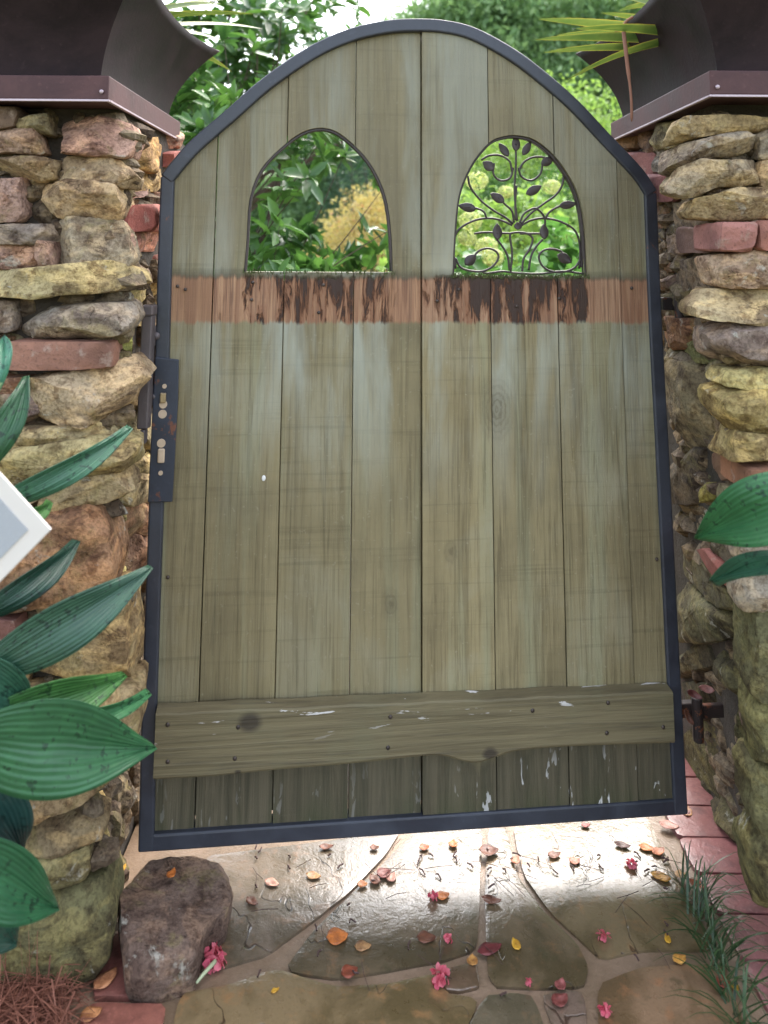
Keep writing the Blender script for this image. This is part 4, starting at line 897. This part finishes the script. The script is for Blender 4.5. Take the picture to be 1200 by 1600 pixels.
# white edged card stood among the leaves
cp = on_y(79, 836, -.72); cr = empty('card_sign', (cp[0]-.2, -.72, 0)); tag(cr, 'white bordered square card with plain grey centre, standing on its corner at the left edge', 'card')
h = .15*math.sqrt(2)
c0 = np.array([cp[0]-h, -.72, cp[2]+.002])
def diamond(hh, y0, y1, rot=.02):
    V = []
    for y_ in (y0, y1):
        for k in range(4):
            q = k*math.pi/2+rot; V.append(c0+np.array([hh*math.cos(q), y_, hh*math.sin(q)]))
    return MB().add(V, [(0, 1, 2, 3), (7, 6, 5, 4)] + [(k, k+4, (k+1) % 4+4, (k+1) % 4) for k in range(4)])
o = diamond(h, 0, .004).build('card_border', m_plain('white_card', (.62, .57, .51), .6, .3, .03)); world_child(bevel(o, .0008), cr)
world_child(diamond(h-.028, -.0015, 0.0005).build('grey_panel', m_plain('grey_print', (.34, .35, .36), .55, .3, .06, 300)), cr)
world_child(MB().tube([c0+np.array([0, .010, -h-.001]), (c0[0], -.71, -.05)], .005, 8).build('stake', KEEP), cr)
world_child(MB().tube([c0+np.array([0, .0092, h*.5]), c0+np.array([0, .0092, -h-.01])], .005, 8).build('stake', KEEP), cr)

# ---------------------------------------------------------------- grass, pine straw
rg = np.random.default_rng(41); V = []; Fc = []; T = []
def blade(b, tip, w_, lift, t):
    b, tip = np.array(b), np.array(tip); mid = (b+tip)/2+np.array([0, 0, lift]); sd_ = np.cross(tip-b, (0, 0, 1)); sd_ /= np.linalg.norm(sd_)+1e-9; n = len(V)
    for i in range(6):
        s = i/5; p = b*(1-s)**2+2*mid*s*(1-s)+tip*s*s; ww = w_*(1-s**2)+.0002; V.extend([p-sd_*ww, p+sd_*ww]); T.extend([t, t])
    Fc.extend([(n+2*i, n+2*i+1, n+2*i+3, n+2*i+2) for i in range(5)])
line = [on_z(*p) for p in ((1078,1395),(1096,1440),(1112,1480),(1128,1520),(1150,1580),(1166,1630))]
for i in range(135):
    k = rg.uniform(0, 5); a = int(k); b = line[a]*(1-k+a)+line[min(a+1, 5)]*(k-a)+np.array([rg.normal()*.012, rg.normal()*.015, 0]); L = rg.uniform(.06, .19); q = rg.uniform(-1.6, 3.4)
    blade(b, b+np.array([math.cos(q)*L*.75, math.sin(q)*L*.6-.01, rg.uniform(.005, .07)]), rg.uniform(.0008, .0020), rg.uniform(.02, .07), rg.random())
tag(mesh_obj('mondo_grass', V, Fc, m_leaf('mondo', (.016, .040, .013), (.05, .092, .03), .15, .35), None, 180, tint=T), 'dark blue green grass growing along the brick edge at lower right', 'grass', kind='stuff')
V = []; Fc = []; T = []
for i in range(900):
    c = on_z(rg.uniform(-60, 105), rg.uniform(1500, 1640)); c[2] = rg.uniform(0, .05)*max(0, 1-(c[0]+.95)*1.0)
    q = rg.uniform(0, 6.28); L = rg.uniform(.06, .14); d = np.array([math.cos(q)*L, math.sin(q)*L, rg.normal()*.03]); a = c-d/2; b = c+d/2; a[2] = max(a[2], .002); b[2] = max(b[2], .002)
    blade(a, b, .0009, .012, rg.random())
for i in range(90):
    c = on_z(rg.uniform(-30, 80), rg.uniform(1500, 1600)); d = np.array([rg.normal()*.04, rg.normal()*.03, rg.uniform(.05, .13)]); blade(c, c+d, .0009, .01, rg.random())
tag(mesh_obj('pine_straw', V, Fc, m_leaf('straw', (.13, .045, .028), (.30, .12, .075), .1, .6), None, 180, tint=T), 'reddish brown pine straw heaped at the foot of the left pier', 'pine straw', kind='stuff')

# ---------------------------------------------------------------- fallen leaves and blossoms
LIT = m_objcol('fallen_leaf', .45, 70)
def fallen(px, py, Lpx, wratio, color, label, ang=None, curl=.35, z=.004, grp='fallen leaves on the path', y=None):
    c = on_z(px, py, z); dist = (c-CAM)@fw; L = Lpx/F*dist*1.0; curl *= .65; ang = random.uniform(0, 6.28) if ang is None else ang; ca, sa = math.cos(ang), math.sin(ang)
    K = 8; V = []; M = 5; w_ = L*wratio
    for i in range(K+1):
        s = i/K; wv = w_*.5*math.sin(math.pi*s**.8)**.7+.0004
        for j in range(M):
            f_ = -1+j/2; x = (s-.5)*L; yv = f_*wv; zz = curl*L*(.55*(s-.5)**2*2 + .35*f_*f_*(wv/L)*1.5)+.001*math.sin(9*s+4*f_)
            V.append((x*ca-yv*sa, x*sa+yv*ca, zz))
    Fc = [(i*M+j, i*M+j+1, (i+1)*M+j+1, (i+1)*M+j) for i in range(K) for j in range(M-1)]
    o = mesh_obj('fallen_leaf', V, Fc, LIT, None, 180, color); o.location = c; s_ = o.modifiers.new('s', 'SOLIDIFY'); s_.thickness = .0008; s_.offset = 1
    return tag(o, label, 'leaf', grp)
OR, DR, BN, YL, TN = (.55, .17, .035), (.16, .035, .025), (.17, .065, .035), (.62, .34, .035), (.40, .22, .09)
for a in (
 (527,1463,34,.9,OR,'large bright orange round leaf on the middle flagstone',.2,.2), (567,1478,26,.7,TN,'small tan leaf lying right of the bright orange round leaf',.1,.2),
 (546,1518,28,.8,(.24,.06,.03),'red brown leaf just below the bright orange round leaf',.4,.3), (666,1465,30,.7,BN,'brown leaf left of the small pink blossom on the middle flagstone',0,.3),
 (765,1482,42,.5,(.15,.03,.03),'long dark red leaf across the middle mortar joint',.35,.2), (738,1500,20,.8,(.5,.25,.07),'small orange leaf touching the long dark red leaf',1.4,.3),
 (764,1332,30,.75,BN,'curled dark brown leaf near the gate foot, largest there',.1,.9), (768,1408,30,.5,BN,'curled brown leaf at the top of the middle mortar joint',-.2,.9),
 (806,1475,22,.6,YL,'small yellow leaf on the stone right of the middle joint',1.8,.3), (600,1366,24,.8,DR,'dark red leaf topmost of the litter heap on the diagonal joint',.4,.8),
 (585,1376,22,.7,BN,'brown leaf at the left of the litter heap on the diagonal joint',2.1,.8), (612,1372,20,.7,(.42,.2,.14),'pale pink brown leaf at the right of the litter heap',1.0,.7),
 (566,1382,16,.8,(.5,.2,.07),'orange scrap at the lower end of the litter heap',.0,.6), (692,1400,22,.7,OR,'orange leaf beside a faded pink blossom on the bright wet stone',.3,.5),
 (708,1320,16,.8,OR,'small orange leaf standing close under the gate rail',1.3,.9), (663,1325,16,.8,(.38,.11,.04),'small rust coloured leaf under the middle of the gate rail',.2,.8),
 (1043,1467,18,.5,YL,'narrow yellow leaf on the right flagstone',1.5,.5), (1062,1498,24,.7,(.66,.33,.07),'orange yellow leaf on the right mortar joint',.4,.3),
 (1032,1370,30,.6,(.60,.30,.05),'yellow orange leaf at the right edge of the wet flagstone',2.7,.4), (1130,1533,28,.7,(.30,.065,.035),'red brown leaf at the right edge of the lowest flagstone',1.4,.4),
 (1150,1543,14,.7,YL,'tiny yellow leaf beside the grass at lower right',.5,.4), (430,1547,14,.5,YL,'tiny yellow scrap on the lowest left flagstone',.6,.3),
 (394,1409,22,.6,BN,'brown leaf near the boulder on the left flagstone',-.6,.6), (338,1452,30,.6,(.18,.05,.03),'dark red leaf leaning against the boulder',1.2,.7),
 (1045,1290,30,.6,(.55,.28,.22),'pale pink leaf on the uppermost brick',-.3,.4), (1074,1270,24,.6,(.55,.30,.16),'pale orange leaf at the gate corner on the bricks',1.1,.8),
 (1010,1325,22,.7,OR,'orange leaf left of the pair beside the dark groove',-.3,.5), (1029,1331,24,.6,(.50,.18,.08),'orange leaf right of the pair beside the dark groove',.5,.6),
 (973,1322,24,.5,(.10,.04,.03),'very dark curled leaf on the bright right flagstone',-.3,.9), (1063,1366,18,.9,(.6,.35,.16),'pale round leaf at the end of the dark groove',1.3,.4), (1090,1382,26,.5,(.40,.12,.05),'rust red leaf on the second brick from the grass tips',-.7,.5),
 (898,1346,18,.8,(.45,.16,.09),'rust orange leaf in the middle of the bright wet stone',.3,.7), (866,1337,22,.6,BN,'brown leaf left of the rust orange leaf on the bright stone',.3,.8),
 (806,1345,18,.7,(.42,.14,.07),'rust leaf left of centre on the bright wet stone',.9,.8), (490,1369,24,.6,TN,'tan leaf on the bright part of the left flagstone',-.2,.5),
 (425,1380,24,.6,(.5,.28,.2),'pinkish tan leaf above the brown leaf on the left flagstone',-.4,.5), (510,1324,22,.5,BN,'brown leaf under the gate rail at the left flagstone',.1,.7),
 (875,1565,30,.7,(.20,.055,.045),'dark red crumpled leaf on the narrow stone at the bottom',.5,.9), (876,1540,22,.7,(.30,.09,.08),'reddish leaf just above the dark red crumpled leaf',1.0,.9),
 (585,1325,14,.7,BN,'small brown leaf under the gate rail by the diagonal joint',.1,.8), (915,1290,14,.7,(.4,.1,.08),'small red leaf near the gate rail at right',.1,.8)): fallen(*a)
fallen(268,1366,20,.6,OR,'orange leaf standing on top of the dark boulder',1.3,.8,z=.080,grp='leaves beside the boulder')
fallen(165,1530,44,.55,(.50,.22,.10),'large tan orange leaf on the brick left of the boulder',1.0,.3,z=.008,grp='leaves beside the boulder')
fallen(142,1584,34,.7,(.56,.25,.10),'round tan orange leaf on the brick at the bottom left',.5,.25,z=.008,grp='leaves beside the boulder')
fallen(191,1358,18,.5,YL,'small yellow leaf stuck between boulder and pier',1.2,.6,z=.04,grp='leaves beside the boulder')
PET = m_leaf('crape_petals', (.55, .07, .12), (.72, .20, .24), .3, .6)
def blossom(px, py, rpx, label, n=26):
    c = on_z(px, py, .008); r_ = .8*rpx/F*((c-CAM)@fw); rg_ = np.random.default_rng(int(px)); d = sphere_dirs(rg_, n); d[:, 2] = np.abs(d[:, 2])*.5
    P = d*r_*rg_.uniform(.3, .9, n)[:, None]*np.array([1, 1, .6]); V, Fc, k = leaves(P, rg_.normal(size=(n, 3)), d+.3, np.full(n, r_*.75), np.full(n, r_*.6), LEAF6)
    o = mesh_obj('blossom', V, Fc, PET, None, 180, tint=np.repeat(rg_.random(n), k)); o.location = c; return tag(o, label, 'blossom', 'pink blossoms on the path')
b = blossom(335, 1496, 24, 'largest pink blossom cluster with a green stalk beside the boulder', 60)
MB().tube([(.004, -.012, .004), (-.012, -.035, .002), (-.02, -.05, .001)], [.0035, .003, .002], 7).build('stalk', m_plain('pale_stalk', (.38, .42, .25), .6), b, 180)
b.children[0].parent = b
blossom(700, 1467, 11, 'small pink blossom on the middle flagstone right of the brown leaf'); blossom(688, 1528, 18, 'pink blossom cluster on the joint below the middle flagstone', 40); blossom(942, 1462, 12, 'pink blossom on the mossy right flagstone')
blossom(945, 1580, 14, 'pink blossom at the bottom on the lowest right flagstone'); blossom(676, 1400, 12, 'faded pink blossom touching an orange leaf on the bright stone'); blossom(984, 1350, 13, 'pale pink blossom on the bright wet stone near the groove'); blossom(826, 1534, 8, 'tiny pink blossom on the joint at lower centre')
# bits of stalk and dark litter on the wet stone
mb = MB(); rg = np.random.default_rng(77)
for i in range(85):
    px, py = (rg.normal(760, 190), rg.normal(1355, 22)) if i < 65 else (rg.uniform(400, 1100), rg.uniform(1400, 1560))
    c = on_z(min(max(px, 400), 1040), max(py, 1305), .005); q = rg.uniform(0, 6.28); L = rg.uniform(.003, .009) if rg.random() < .75 else rg.uniform(.015, .035)
    d = np.array([math.cos(q)*L, math.sin(q)*L, .001]); r_ = .0016 if L < .01 else .0005; mb.tube([c-d, c+np.array([rg.normal()*.002, rg.normal()*.002, .0015]), c+d], r_, 5)
tag(mb.build('litter_bits', m_plain('dark_litter', (.06, .03, .025), .7)), 'tiny dark seeds and stalks scattered over the wet flagstones', 'litter', kind='stuff')
# curled leaves caught behind the lower hinge
hl = [('dark curled leaf caught on the lower right hinge', 1085, 1085, DR), ('pale pink curled leaf caught above the lower right hinge', 1103, 1076, (.5, .22, .18)), ('brown strip leaf wedged beside the lower right hinge', 1075, 1120, BN)]
for lab, px, py, c in hl:
    o = fallen(px, py, 17, .4, tuple(x*.6 for x in c), lab, None, .9, grp='leaves caught at the hinge'); p = on_y(px, py, .02); o.location = p; o.rotation_euler = (1.2, random.uniform(-.6, .6), 0)
